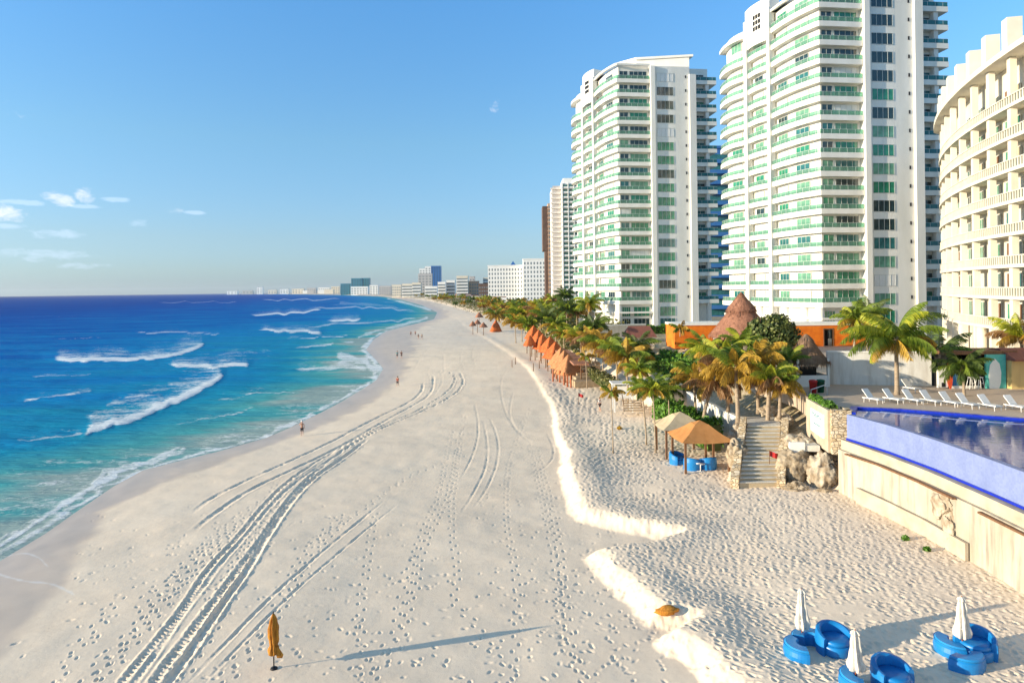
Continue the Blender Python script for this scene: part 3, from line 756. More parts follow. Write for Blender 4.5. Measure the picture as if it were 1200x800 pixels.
def tower(name, label, loc, seed):
    r = random.Random(seed)
    t = thing(name, label, 'tower', (loc[0], loc[1], 0), 0, 'twin white balcony towers')
    fr = math.atan2(U[1], U[0])
    pathA = [(2.5-7.8, 30.2), (0.2-7.8, 29.7)]+arcp(El(1.0), El(.70), .85, 8)
    pathB = arcp(El(.695), El(.455), .45, 6)
    pathC = arcp(El(.448), (-.15, .55), .62, 12)+[(.25, .05), UV(1.0, 0)]+[UV(8.15)]
    inA = offs(pathA, 1.3); inB = offs(pathB, 1.1); inC = offs(pathC, 1.15)
    inC[-1] = UV(8.15, 1.15)
    core = inA+inB+inC+[UV(8.3, 1.15), UV(8.3, 0), UV(17.7, 0), UV(17.7, 1.3), UV(22.6, 1.3), UV(22.6, 17), UV(10, 26), UV(0, 30)]
    MB().prism(core, 6.5, 68.3).build('wall', 'white', t)
    # crown walls and penthouse
    c = MB(); c.sweep(pathC, 0, .5, 68.3, 68.75); c.prism(inC+[UV(8.2, 9), El(.44)], 68.3, 68.6)
    c.build('roof_slab', 'white', t)
    ph = MB(); pp = [UV(2.6, 7.0), UV(6, 3.2), UV(17.7, .02), UV(17.7, 10), UV(4, 14)]
    ph.prism(pp, 68.3, 70.6); ph.prism([UV(2.2, 7.0), UV(5.8, 2.8), UV(18.5, -.5), UV(18.5, 10.5), UV(3.6, 14.5)], 70.6, 71.1)
    ph.build('penthouse', 'white', t)
    cb = MB(); pb = arcp(El(.705), El(.445), .65, 6); cb.prism(pb+offs(pb, 3.0)[::-1], 63.5, 71.4); cb.build('crown_wall', 'white', t)
    for i in range(3):
        for j in range(3):
            x, y, a = along(pb, 3.6+i*.75); n = (math.sin(a), -math.cos(a))
            MB().box(0, .5, -.06, .06, 0, .75).build('crown_opening', 'dark', t, (x+n[0]*.06, y+n[1]*.06, 66.2+j*1.1), a)
    ra = MB(); ra.prism(pathA+offs(pathA, 4)[::-1], 66.4, 67.0); ra.build('roof_slab', 'white', t)
    # pilasters
    for pth in ((El(.70), El(.67)), (El(.452), El(.425))):
        m = MB(); m.wall(pth[0], pth[1], 7, 69.2, 1.1); m.build('pilaster', 'white', t)
    m = MB(); m.prism([UV(8.25,-.45), UV(9.25,-.45), UV(9.25,.3), UV(8.25,.3)], 7, 68.2); m.build('pilaster', 'white', t)
    m = MB(); m.prism([UV(17.55,-.5), UV(19.1,-.5), UV(19.1,2.4), UV(17.55,2.4)], 7, 66.5); m.build('pilaster', 'white', t)
    # floor pieces, one mesh per kind
    def pieces(path, inn, glassm_='rail_green', ends=True):
        b = MB(); b.sweep(path, 0, .16, 0, .90); b.prism(offs(path, .17)+offs(inn, .1)[::-1], .02, .24)
        g = MB(); g.sweep(offs(path, .06), 0, .03, .91, 1.66)
        h = MB(); h.sweep(offs(path, .05), 0, .05, 1.66, 1.70)
        L = leng(path); s = .6
        while s < L: 
            x, y, a = along(offs(path, .075), s); h.box(-.025, .025, -.025, .025, .90, 1.66, 0, a, (x, y)); s += 1.45
        return b.mesh('balcony', 'white'), g.mesh('glass_railing', glassm_), h.mesh('handrail', 'frame')
    wing = [UV(19.15, .9), UV(19.15, -.1), UV(24.2, -.1), UV(24.4, 6.0)]
    wing_in = [UV(19.3, 1.3), UV(19.3, 1.3), UV(22.6, 1.3), UV(22.6, 6.0)]
    K = [pieces(pathA, inA), pieces(pathB, inB), pieces(pathC, inC), pieces(wing, wing_in, 'rail_blue')]
    LC = leng(inC)
    for k, z in enumerate(BAND_Z):
        for j, (a, b, c_) in enumerate(K):
            if j == 0 and k == 16: continue
            o = obj('balcony', a, t, (0,0,z)); g = obj('glass_railing', b, o); obj('handrail', c_, o)
        floor = z+.26
        def pick(lo=0):
            q = r.random(); 
            if q < .08: return 'shutter'
            if q < .2: return 'glass_dark' if k < 12 else 'glass_green'
            if k > 10+r.randint(-2, 3): return 'glass_dark'
            return r.choice(['glass_green', 'glass_green', 'glass_teal', 'glass_curtain'] if q < .8 else ['glass_curtain', 'glass_dark'])
        # balcony doors on the front, the curved side and the recessed bay
        p = UV(3.6, 1.12); add_window(t, 'balcony_door', p[0], p[1], floor, fr, 4.2, 2.7, 4, pick())
        p = UV(1.2, 1.12); add_window(t, 'balcony_door', p[0], p[1], floor, fr, 2.0, 2.7, 2, pick())
        for (pth, s, wd, pn) in ((inC, 1.2, 3.0, 3), (inC, 6.5, 3.2, 3), (inB, 1.6, 2.6, 2), (inA, leng(inA)-5.2, 3.2, 3)):
            x, y, a = along(pth, s); x2, y2, _ = along(pth, s+wd); a = math.atan2(y2-y, x2-x); n = (math.sin(a), -math.cos(a))
            add_window(t, 'sliding_door', x+n[0]*.12, y+n[1]*.12, floor, a, wd, 2.65, pn, r.choice(['glass_curtain','glass_curtain','glass_green','shutter','shutter','glass_teal','cream']) if r.random() < .8 else pick())
        p = UV(9.75, -.01); zz = z+.35; w_ = add_window(t, 'window', p[0], p[1], zz, fr, 4.0, 2.0, 4, pick())
        p = UV(19.25, 1.27); add_window(t, 'wing_door', p[0], p[1], floor, fr, 2.4, 2.3, 2, r.choice(['glass_teal','glass_teal','glass_dark','glass_green']))
        p = UV(16.6, -.03); MB_ = WM.setdefault('vent', MB().box(0, .28, -.04, .05, 0, .62).mesh('vent', 'vent')); obj('vent', MB_, t, (p[0], p[1], z+1.3), fr)
    # wing column and base floor
    m = MB(); m.prism([UV(21.7,.2), UV(22.5,.2), UV(22.5,1.2), UV(21.7,1.2)], 7.4, 66); m.build('wing_wall', 'white2', t)
    m = MB(); m.sweep([El(.98), El(.7), El(.45), (0.4,.4), UV(9.6, 0)], -.35, .5, 11.1, 11.5); m.build('canopy_slab', 'white', t)
    for q in (.85, .6, .34, .16, .03):
        x, y = El(q); MB().lathe([(.75, 7.3), (.75, 13.2)], 14).build('column', 'white', t, (x+.5, y+.2, 0))
    for (u0, wd) in ((1.2, 2.0), (4.0, 3.8), (9.9, 3.7)):
        p = UV(u0, 1.12 if u0 < 8 else -.01); add_window(t, 'lobby_window', p[0], p[1], 10.4, fr, wd, 2.2, 4, 'glass_green'); add_window(t, 'lobby_window', p[0], p[1], 7.8, fr, wd, 2.1, 4, r.choice(['glass_teal', 'glass_dark']))
    return t
tower('apartment_tower', 'tall white curved balcony tower right of centre, its top cut off by the photo', (52.5, 116.0), 3)
tower('apartment_tower', 'white curved balcony tower left of its taller looking twin, whole roof in view', (24.4, 157.0), 5)

# curved cream apartment building at the right edge
def curved_building():
    t = thing('curved_apartment_building', 'cream curved building with balustraded balconies and roof piers at the right edge', 'building')
    cx, cy, Rr = 161.6, 45.0, 113.0
    def pt(a, r=Rr): return (cx-r*math.cos(a), cy+r*math.sin(a))
    a0, a1 = 0.00, .566     # from near to far tangent end
    def path(r, b0=a0, b1=a1, n=44): return [pt(b1+(b0-b1)*i/n, r) for i in range(n+1)]
    end = [pt(a1+.075, Rr-10), pt(a1+.055, Rr-4.5), pt(a1+.03, Rr-1.5)]
    def full(off): return [ (pt(a1+.075, Rr-10)), pt(a1+.062, Rr-5), pt(a1+.042, Rr-1.8+0*off) ]+path(Rr)
    P = full(0)
    inn = offs(P, 1.7)
    MB().prism(inn+[pt(a0, Rr-18), pt(a1*.5, Rr-20), pt(a1+.07, Rr-14)], 7, 36.6).build('wall', 'cream', t)
    m = MB(); m.sweep(P, -.6, 3.5, 40.4, 41.0); m.build('roof_slab', 'cream', t)
    m = MB(); m.prism(offs(P, 1.72)+[pt(a0, Rr-17), pt(a1*.5, Rr-19), pt(a1+.07, Rr-13)], 36.6, 40.7); m.build('upper_wall', 'cream', t)
    st = 3.30; zs = [12.0+st*k for k in range(8)]
    # balcony with balustrade for a whole floor
    def bal(pth, inn_):
        b = MB(); b.prism(pth+offs(inn_, .1)[::-1], 0, .36)
        b2 = MB(); L = leng(pth); s = .2; q = offs(pth, .14)
        while s < L-.1:
            x, y, a = along(q, s); b2.box(-.07, .07, -.05, .05, .37, 1.2, 0, a, (x, y)); s += .55
        b3 = MB(); b3.sweep(q, -.09, .09, 1.2, 1.30); b4 = MB(); b4.sweep(offs(q, .07), 0, .02, .40, 1.19)
        return b.mesh('balcony', 'cream'), b2.mesh('balustrade', 'cream'), b3.mesh('coping', 'cream'), b4.mesh('glass_panel', 'rail_grey')
    long_ = bal(P, inn)
    cut = P[:3+33]; short = bal(cut, offs(cut, 2.0))
    for k, z in enumerate(zs):
        A = long_ if k >= 4 else short
        o = obj('balcony', A[0], t, (0,0,z)); o2 = obj('balustrade', A[1], o); obj('coping', A[2], o); obj('glass_panel', A[3], o)
    # side block closing the lower floors
    x, y = cut[-1]
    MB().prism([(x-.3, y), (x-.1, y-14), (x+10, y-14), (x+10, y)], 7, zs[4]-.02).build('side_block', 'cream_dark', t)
    # piers and openings every bay
    r = random.Random(4); bay = 5.2/Rr; a = a1-.012; i = 0
    while a > a0:
        p0 = pt(a); ang = math.atan2(cy-p0[1], cx-p0[0])
        lo = 7.2; 
        m = MB(); m.box(.22, .85, -.36, .36, lo, 40.35, 0, ang, p0); m.build('pier', 'cream', t)
        m = MB(); m.box(-.1, 1.3, -.62, .62, 41.0, 44.4, 0, ang, p0); m.build('roof_pier', 'cream', t)
        for k, z in enumerate(zs+[zs[-1]+0]):
            if k == 8: continue
            if k < 4 and a < a1-.40: continue
            q = a-bay*.40
            for (da, wd) in ((.16, 1.3), (.50, 1.9)):
                p1 = pt(a-bay*da, Rr-1.64); p2 = pt(a-bay*da-.02, Rr-1.64); dr = math.atan2(p2[1]-p1[1], p2[0]-p1[0])
                if r.random() < .88 and k < 8:
                    add_window(t, 'balcony_door', p1[0]-.04, p1[1], z+.45, dr, wd, 2.35, 2 if wd > 1.5 else 1, r.choice(['glass_green','glass_green','glass_curtain','glass_teal','cream_dark','wood','glass_dark']))
        a -= bay; i += 1
    for k in range(7):
        a = a1-.02-k*.075; p = pt(a, Rr-.9); MB().lathe([(.5, 7.2), (.45, 12.3)], 12).build('column', 'cream', t, (p[0], p[1], 0))
    p = pt(a1-.35, Rr-.2)
    return t
curved_building()

def block(name, label, x0, x1, y0, depth, z0, z1, mat, cols, floors, win='far_glass', wmat=None, rz=0, group=None, ww=.5, wh=.5, cat='building', bands=False):
    t = thing(name, label, cat, (x0, y0, z0), rz, group); L = x1-x0; Hh = z1-z0
    MB().box(0, L, 0, depth, -6, Hh).build('wall', mat, t)
    MB().box(-.4, L+.4, -.4, depth+.4, Hh, Hh+.9).build('parapet', mat, t)
    ch = Hh/(floors+.5); cw = L/cols
    if bands:
        me = MB().box(-.2, L+.2, -1.6, 0, 0, ch*.38).mesh('balcony_band', bands)
        wm = MB().box(.4, L-.4, -.06, .3, 0, ch*.55).mesh('window_band', win)
        sm_ = MB().box(-1.6, 0, -.2, depth, 0, ch*.38).mesh('balcony_band', bands)
        s2 = MB().box(-.06, .3, .4, depth-.4, 0, ch*.55).mesh('window_band', win)
        for k in range(floors):
            obj('balcony_band', me, t, (0,0,ch*(k+.02))); obj('window_band', wm, t, (0,0,ch*(k+.4)))
            if x0 > 0: obj('balcony_band', sm_, t, (0,0,ch*(k+.02))); obj('window_band', s2, t, (0,0,ch*(k+.4)))
    else:
        me = MB().box(0, cw*ww, -.08, .2, 0, ch*wh).mesh('window', win)
        for k in range(floors):
            for c in range(cols): obj('window', me, t, (cw*(c+.5-ww/2), 0, ch*(k+.35)))
        sdn = min(3, max(1, int(depth/8))); m2 = MB().box(-.08, .2, 0, depth/sdn*.4, 0, ch*wh).mesh('window', win)
        if cols*floors < 60:
            for k in range(floors):
                for c in range(sdn): obj('window', m2, t, (0, depth/sdn*(c+.3), ch*(k+.35)))
    return t
block('hotel_block', 'long white hotel block with rows of small windows, the lower left one', -24.5, 11.2, 700, 22, 5, 41, 'far_white', 12, 8, ww=.42, wh=.55)
block('hotel_block', 'taller white hotel block joined right of the lower one', 11.6, 34, 690, 24, 5, 47, 'far_white', 7, 9, ww=.42, wh=.55)
t = thing('pyramid_roof', 'small blue pyramid roof rising behind the white hotel', 'roof', (1.5, 735, 35)); MB().add([(-8,-8,0),(8,-8,0),(8,8,0),(-8,8,0),(0,0,12.5)], [(0,1,4),(1,2,4),(2,3,4),(3,0,4),(3,2,1,0)]).build('roof', 'far_blue', t); MB().box(-8, 8, -8, 8, -30, 0).build('wall', 'far_white', t)
# pale slab tower half hidden behind the left balcony tower
t = thing('slab_tower', 'slim pale tower of close set balconies left of the balcony twins', 'tower', (25.8, 430, 0))
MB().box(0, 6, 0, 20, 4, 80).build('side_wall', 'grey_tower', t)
MB().box(5.9, 24, -3.5, 18, 4, 83).build('wall', 'far_white', t)
MB().box(7, 23, -3.3, 17, 83, 86).build('penthouse', 'far_white', t)
sb = MB().box(5.5, 24.3, -5.6, -3.5, 0, 1.0).mesh('balcony', 'white'); sw = MB().box(6.4, 24, -3.56, -3.3, 0, 1.3).mesh('window_band', 'glass_curtain')
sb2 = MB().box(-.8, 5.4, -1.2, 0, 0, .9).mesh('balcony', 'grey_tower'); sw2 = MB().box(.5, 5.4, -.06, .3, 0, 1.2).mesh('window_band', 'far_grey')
for k in range(25):
    z = 7+k*3.02
    obj('balcony', sb, t, (0,0,z)); obj('window_band', sw, t, (0,0,z+1.15)); obj('balcony', sb2, t, (0,0,z)); obj('window_band', sw2, t, (0,0,z+1.05))
for k in range(6): MB().box(0, .5, -5.8, -3.5, 5, 83).build('fin', 'white', t, (6+k*3.6, 0, 0))
t = thing('brown_tower', 'dark brown and pink tower edge peeking out left of the pale slim tower', 'tower', (24.0, 520, 0))
MB().box(0, 4, 0, 16, 46, 80).build('dark_panel', 'brown_tower', t); MB().box(1.6, 4, .3, 16, 4, 46).build('dark_panel', 'brown_tower', t)
MB().box(4, 12, -.2, 18, 4, 82).build('wall', 'pink_tower', t)
pb_ = MB().box(3.8, 12.2, -2, -.2, 0, .9).mesh('balcony', 'pink_tower'); pw = MB().box(4.4, 12, -.26, .2, 0, 1.6).mesh('window_band', 'far_glass')
for k in range(22): obj('balcony', pb_, t, (0,0,8+k*3.3)); obj('window_band', pw, t, (0,0,9.2+k*3.3))
t = block('glass_tower', 'dark blue glass tower in the gap between the balcony twins', 66.5, 86, 230, 20, 6, 63.5, 'far_blue', 1, 16, win='glass_teal', bands='far_blue')

# far skyline down the coast: x0,x1,top (photo px), distance, material, floors, cols, label
FARB = [
 (535,548,324,1000,'far_cream',7,4,'cream stepped hotel with tall left part beyond the palms'),
 (547,561,330,1020,'pink_tower',5,5,'pinkish lower wing of the stepped cream hotel'),
 (550,556,324.5,1060,'far_grey',7,2,'narrow grey block rising behind the pinkish wing'),
 (561,572,333,900,'brown_tower',4,4,'brown low block beside the long white hotel'),
 (566,573,326,1080,'far_cream',7,2,'narrow cream block just left of the white hotel'),
 (513,522,331,1100,'far_white',5,3,'white block with dark gaps, left one of the pair'),
 (523,533,329,1120,'far_white',5,3,'white block with dark gaps, right one of the pair'),
 (498,512,336,1250,'far_white',3,5,'low white building in front of the blue skyscraper'),
 (490,506,321,1500,'far_grey',8,4,'grey mid rise block before the tall white and blue pair'),
 (505,516.5,312,1750,'far_blue',14,4,'tallest blue glass skyscraper down the coast'),
 (491.5,498,315,1800,'far_white',12,2,'white round topped tower left of the blue skyscraper'),
 (498,505,312.5,1800,'far_white',13,2,'white tower touching the blue skyscraper'),
 (471,483,333,1500,'far_cream',4,5,'cream resort block with a dark gap on its right'),
 (483,493,331.5,1450,'far_cream',4,4,'taller cream resort block before the grey mid rise'),
 (459,470,334,1650,'far_cream',4,4,'cream resort block farthest left along the sand'),
 (444,458,335.3,2300,'far_grey',4,5,'wide grey block beyond the cream resorts'),
 (433,443,334.4,2600,'far_white',5,3,'white block right of the teal glass pair'),
 (424.5,432.5,326,3050,'far_teal',9,3,'narrower right one of the two teal glass blocks'),
 (411.5,423.5,326.3,3000,'far_teal',9,4,'wider left one of the two teal glass blocks'),
 (399,411,332.5,3100,'far_teal',6,4,'low blue grey block left of the teal glass pair'),
 (411,431,336,2800,'far_white',3,6,'long low white block in front of the teal pair'),
 (388,398,335.8,4200,'far_cream',4,4,'small cream hotel left of the blue grey block'),
 (373,387,337,4600,'far_white',3,6,'wide low white hotel on the distant shore'),
 (360,370,337.6,5200,'far_grey',3,4,'small grey block on the distant shore'),
 (342,356,338.6,5600,'far_cream',3,4,'pale low block halfway along the distant shore'),
 (328,338,338.9,6000,'far_white',3,3,'white low block farther along the distant shore'),
 (314,324,339.9,6400,'far_cream',2,3,'cream speck of a block right of the lone far tower'),
 (301,307.5,336.8,6700,'far_white',5,2,'lone white tower standing up on the distant shore'),
 (284,296,340.6,6900,'far_grey',2,3,'grey low block left of the lone far tower'),
 (266,278,341.2,7100,'far_white',2,3,'farthest white block near the end of the coast')]
for (a, b, tp, d, mt, fl, cl, lab) in FARB:
    x0, _, z1 = WD(a, tp, d); x1, _, _ = WD(b, tp, d)
    block('hotel' if d < 4000 else 'distant_building', lab, x0, x1, d, 18 if d < 2500 else 30, 3.0, z1, mt, cl, fl, win='far_glass' if mt not in ('far_blue','far_teal') else 'glass_dark', bands='far_white' if (mt in ('far_white','far_cream') and d < 1600) else False, ww=.55, wh=.45)
rr = random.Random(12)
for i in range(46):
    d = rr.uniform(2300, 7000); xb = float(interp(BACK, d)); x0 = xb+rr.uniform(20, 260)*d/3000; wd = rr.uniform(18, 50)*(d/4000+.3)
    if 570 < 600+x0*F/d: continue
    mt = rr.choice(['far_white','far_cream','far_white','far_grey'])
    tt = tag(MB().box(0, wd, 0, 20, 0, rr.uniform(8, 24)*(d/5000+.35)).build('distant_building', mt, None, (x0, d, 2.5)), 'one of the many tiny pale blocks lining the distant shore', 'building', 'tiny buildings on the distant shore')
for i in range(26):
    d = rr.uniform(520, 1900); xb = float(interp(BACK, d)); x0 = xb+rr.uniform(14, 90); px = 600+x0*F/d
    if px > 572: continue
    mt = rr.choice(['far_white','far_cream','pink_tower','far_grey']); wd = rr.uniform(8, 20)
    t = thing('low_house', 'one of the low pale houses behind the beach palms down the coast', 'house', (x0, d, 3.2), 0, 'low houses along the far beach')
    h_ = rr.uniform(3, 8); MB().box(0, wd, 0, 12, 0, h_).build('wall', mt, t); MB().box(-.5, wd+.5, -.5, 12.5, h_, h_+.5).build('roof', rr.choice([mt, 'tile_roof']), t)
    MB().box(wd*.2, wd*.8, -.08, .2, h_*.35, h_*.75).build('window', 'far_glass', t)

# ------------------------------------------------------------------ pool terrace
DZ = 7.7
deck_poly = [(24.6,50.2),(25.9,52.4),(29,51.2),(35.2,47.0),(45,40.5),(90,30),(90,112),(26,112),(26.5,92),(26.5,80),(24.8,70),(25.6,62),(24.5,56.3)]
tag(MB().prism(deck_poly, 6.0, DZ).build('pool_deck', 'deck_paving'), kind='structure')
near = [(24.4,49.6),(25.2,45.5),(25.55,41),(25.55,36),(25.4,31),(25.0,24),(24.2,15)]
pool = thing('infinity_pool', 'infinity pool with pale blue tiled outer wall above the sea wall', 'pool')
far_e = [(25.9,52.2),(29,51.0),(35.2,46.8),(45,40.3)]
MB().prism(near[::-1]+[(24.9,50.2)]+far_e+[(45,15)], 7.05, 7.60).build('water', 'pool_water', pool)
m = MB(); m.sweep(near, 0, -.0, 5.8, 7.6); m = MB(); m.sweep(near, -.22, .18, 5.88, 7.63); m.build('outer_wall', 'pool_tile', pool)
m = MB(); m.sweep(near, -.30, -.225, 5.78, 5.92); m.build('trim', 'blue_tile_dark', pool)
m = MB(); m.sweep([(24.5,49.9),(25.9,52.35),(29,51.15),(35.2,46.95),(45,40.45)], -.45, .02, 7.55, 7.74); m.build('rim', 'blue_tile_dark', pool)
m = MB(); m.sweep([(27.2,50.6),(29.5,48.2),(33.5,45.6),(40,43.3)], -.16, .16, 7.1, 7.615); m.build('inner_ledge', 'pool_tile', pool)
# sea wall
swp = [(24.1,49.9),(24.75,45.5),(25.1,41),(25.1,36),(24.95,31),(24.5,24),(23.7,15)]
wallt = thing('sea_wall', 'stained cream concrete sea wall between sand and pool', 'wall')
zt = [5.55,5.5,5.5,5.45,5.4,5.4,5.4]
o_ = offs(swp, .0); i_ = offs(swp, -.6)
m = MB(); m.sweep(swp, -.45, .75, 1.2, 5.05); m.build('wall_face', 'seawall', wallt)
m = MB(); m.sweep(swp, -.20, 1.3, 5.05, 5.74); m.build('ledge', 'ledge', wallt)
m = MB(); m.sweep([(24.0,48.5),(24.7,45.5),(25.0,41.4),(24.98,38)], -.62, -.40, 5.0, 5.10); m.build('pipe', 'wood', wallt)
m = MB(); m.sweep([(25.0,36),(24.88,31),(24.4,24),(23.7,15)], -.60, -.40, 4.9, 5.0); m.build('pipe', 'wood', wallt)
m = MB(); m.sweep([(24.3,47.5),(24.75,44),(25.0,41),(25.0,37)], -.62, -.44, 1.0, 2.95); m.build('footing', 'ledge', wallt)
rk = random.Random(5)
def rock(seed, sx, sy, sz, mat='rock', sub=5):
    import bmesh
    bm = bmesh.new(); bmesh.ops.create_icosphere(bm, subdivisions=sub, radius=1)
    from mathutils import noise as mn
    for v in bm.verts:
        p = v.co.copy(); q = p*1.1+Vector((seed*7.1, seed*3.3, 0))
        d = 1+.35*mn.noise(q)+.22*mn.noise(q*2.3)+.12*mn.noise(q*5)+.07*mn.noise(q*11)+.06*mn.noise(q*23)
        d += -.16*abs(mn.noise(q*1.9+Vector((5,5,5))))
        v.co = Vector((p.x*sx*d, p.y*sy*d, p.z*sz*d))
    me = bpy.data.meshes.new('rock'); bm.to_mesh(me); bm.free(); me.materials.append(MATS[mat]); me.polygons.foreach_set('use_smooth', [True]*len(me.polygons)); return me
o = obj('patch', rock(9, .35, .9, .8, 'rock_pale'), wallt, (24.65,39.4,4.25)); 
o = obj('patch', rock(11, .25, .55, .9, 'rock_pale'), wallt, (24.6,38.7,3.2))
ROCKS = [((23.2,51.2,2.6),(1.3,1.0,1.9),1,'rock_pale','tall pale rock against the end of the sea wall'),
 ((21.6,52.4,3.1),(1.5,1.0,1.5),2,'rock','brown undercut rock beside the foot of the stairs'),
 ((20.9,50.6,2.0),(1.0,.6,.55),3,'rock','low brown rock lying on the sand below the undercut one'),
 ((22.6,50.0,1.9),(.6,.4,.3),4,'rock','flat small rock between the low and the tall rock'),
 ((22.6,54.3,4.2),(1.4,1.3,1.1),5,'rock_pale','pale rock slab above the undercut rock'),
 ((17.9,54.9,3.4),(.9,1.4,1.6),6,'rock','grey rock left of the stairs top'),
 ((19.2,57.6,4.6),(1.0,1.0,1.0),7,'rock_pale','pale rock at the upper left of the stairs'),
 ((23.2,58.6,5.5),(.8,.8,.6),8,'rock_pale','small pale rock behind the stair landing'),
 ((22.8,61.0,5.8),(.9,.7,.6),9,'rock_pale','small pale rock by the white bar wall')]
for loc, s, sd2, mt, lab in ROCKS: tag(obj('rock', rock(sd2, s[0]*.9, s[1]*.9, s[2]*.88, mt), None, loc), lab, 'rock')
# stairs
st_ = thing('beach_stairs', 'concrete stairs between rough stone walls climbing from the sand', 'stairs')
b0 = (16.9,51.3); b1 = (19.7,51.3); t0 = (19.6,57.2); t1 = (22.3,57.0); n = 15
for i in range(n):
    f0, f1 = i/n, (i+1)/n; L = lambda a, b, f: (a[0]+(b[0]-a[0])*f, a[1]+(b[1]-a[1])*f)
    z = 2.1+(5.45-2.1)*(i+1)/n
    MB().prism([L(b0,t0,f0), L(b1,t1,f0), L(b1,t1,f1+.02), L(b0,t0,f1+.02)], 1.2, z-.07).build('step', 'cream_dark', st_); MB().prism([L(b0,t0,f0-.012), L(b1,t1,f0-.012), L(b1,t1,f1-.013), L(b0,t0,f1-.013)], z-.068, z).build('tread', 'plaster', st_)  # risers coloured darker than the treads, standing in for their shade
MB().prism([t0, t1, (23.2,60.2), (20.2,60.6)], 1.5, 5.46).build('landing', 'plaster', st_)
for a, b, nm in ((b0, t0, -1), (b1, t1, 1)):
    m = MB(); dx, dy = b[0]-a[0], b[1]-a[1]; L_ = math.hypot(dx, dy); nx, ny = -dy/L_*-nm*.0, 0
    off = .32*nm; px_, py_ = dy/L_*off, -dx/L_*off
    vs = []
    for k in range(13):
        f = -.04+1.08*k/12; x = a[0]+dx*f+px_; y = a[1]+dy*f+py_; z = 2.1+3.35*min(max(f,0),1)+.55+rk.uniform(-.12,.16); wv = .26+rk.uniform(-.03,.06)
        ex, ey = dy/L_*wv, -dx/L_*wv
        vs += [(x-ex,y-ey,1.0),(x+ex,y+ey,1.0),(x+ex,y+ey,z),(x-ex,y-ey,z)]
    fs = [(4*k+j, 4*k+4+j, 4*k+4+(j+1)%4, 4*k+(j+1)%4) for k in range(12) for j in range(4)]+[(0,1,2,3),(51,50,49,48)]
    m.add(vs, fs); m.build('side_wall', 'stone_masonry', st_)
# stone planter wall with sign
pw_ = thing('planter_wall', 'rough stone planter wall with a hedge top at the pool corner', 'wall')
m = MB(); m.wall((24.35,56.2), (23.55,50.6), 4.6, 7.75, .5); m.build('wall', 'ledge', pw_)
m = MB(); m.wall((23.4,50.35), (24.7,50.05), 4.6, 7.85, .55); m.wall((24.6,49.95), (24.9,51.6), 5.0, 7.85, .4); m.build('end_wall', 'stone_masonry', pw_)
MB().wall((24.7,56.2), (24.1,51.0), 7.0, 7.72, .5).build('soil', 'dirt', pw_)
sg = thing('wall_sign', 'white rectangular sign with faded lettering on the stone planter wall', 'sign', (0,0,0))
ang = math.atan2(50.9-54.9, 23.33-23.9)
sgp = (23.86, 54.75)
MB().box(0, 3.3, -.05, .05, 5.45, 7.25, 0, ang, sgp).build('panel', 'paper', sg)
m = MB(); x = .55
for k in range(9): 
    h_ = rk.choice([.28,.40,.28]); m.box(x, x+.07, -.075, -.055, 6.62, 6.62+h_, 0, ang, sgp); m.box(x, x+.19, -.075, -.055, 6.62+h_-.07, 6.62+h_, 0, ang, sgp); x += .27
m.build('lettering', 'ink', sg)
m = MB(); x = .9
for k in range(6): 
    h_ = rk.choice([.22,.34,.22]); m.box(x, x+.08, -.075, -.055, 6.15, 6.15+h_, 0, ang, sgp); m.box(x, x+.22, -.075, -.055, 6.15, 6.22, 0, ang, sgp); x += .32
m.build('lettering', 'ink', sg)
MB().prism([(21.2,52.6),(23.4,52.2),(23.9,56.4),(22.6,57.0)], 4.3, 4.75).build('terrace_slab', 'plaster', st_)
MB().wall((21.2,52.55),(22.3,52.4), 3.9, 5.0, .2).build('block', 'white', st_)

# foliage helpers
def leaves(n, fn, size, seed, elong=1.6):
    r = random.Random(seed); m = MB(); vs = []; fs = []
    for i in range(n):
        p, nr = fn(r); p = Vector(p)
        d = (Vector((r.gauss(0,1), r.gauss(0,1), r.gauss(0,1)))*.6+Vector(nr)).normalized()
        t = d.cross(Vector((r.gauss(0,1), r.gauss(0,1), r.gauss(0,1)))).normalized(); b = d.cross(t)
        s = size*r.uniform(.6, 1.3); k = len(vs)
        vs += [p-t*s*elong*.5, p+b*s*.5, p+t*s*elong*.5, p-b*s*.5]; fs.append((k, k+1, k+2, k+3))
    m.add(vs, fs, 0, False); return m
def lobes(spec):
    tot = [s[3]*s[4]+s[4]*s[5]+s[3]*s[5] for s in spec]
    def fn(r):
        s = r.choices(spec, tot)[0]
        v = Vector((r.gauss(0,1), r.gauss(0,1), r.gauss(0,1))).normalized(); q = r.uniform(.62, 1.05) if r.random() < .8 else r.uniform(.2, .7)
        return (s[0]+v.x*s[3]*q, s[1]+v.y*s[4]*q, s[2]+v.z*s[5]*q), v
    return fn
def hedge(path, wd, z0, z1, n, name='hedge', label='', size=.22, mat='hedge_leaf', kind=None, seed=1):
    L = leng(path)
    def fn(r):
        s = r.uniform(0, L); x, y, a = along(path, s); t = r.uniform(-1, 1); h = r.random()
        side = r.random() < .5
        if side: t = math.copysign(r.uniform(.8, 1.05), t); 
        else: h = r.uniform(.85, 1.05)
        nz = .13*math.sin(s*2.1)+.1*math.sin(s*5.3)
        nn = (-math.sin(a)*t, math.cos(a)*t, .8 if not side else .2)
        zz = z0+(z1-z0)*(h*(1+nz))
        gx = -math.sin(a)*t*wd/2*(1+nz); gy = math.cos(a)*t*wd/2*(1+nz)
        return (x+gx, y+gy, zz), nn
    m = leaves(n, fn, size, seed)
    t = thing(name, label, 'hedge'); m.build('foliage', mat, t)
    c = MB(); c.sweep(path, -wd*.38, wd*.38, z0-.3, z1-.15); c.build('branches', 'leaf_dark', t)
    return t
hedge([(24.55,56.0),(23.9,51.0)], .6, 7.6, 8.05, 900, label='low clipped hedge growing on top of the stone planter wall', size=.16)
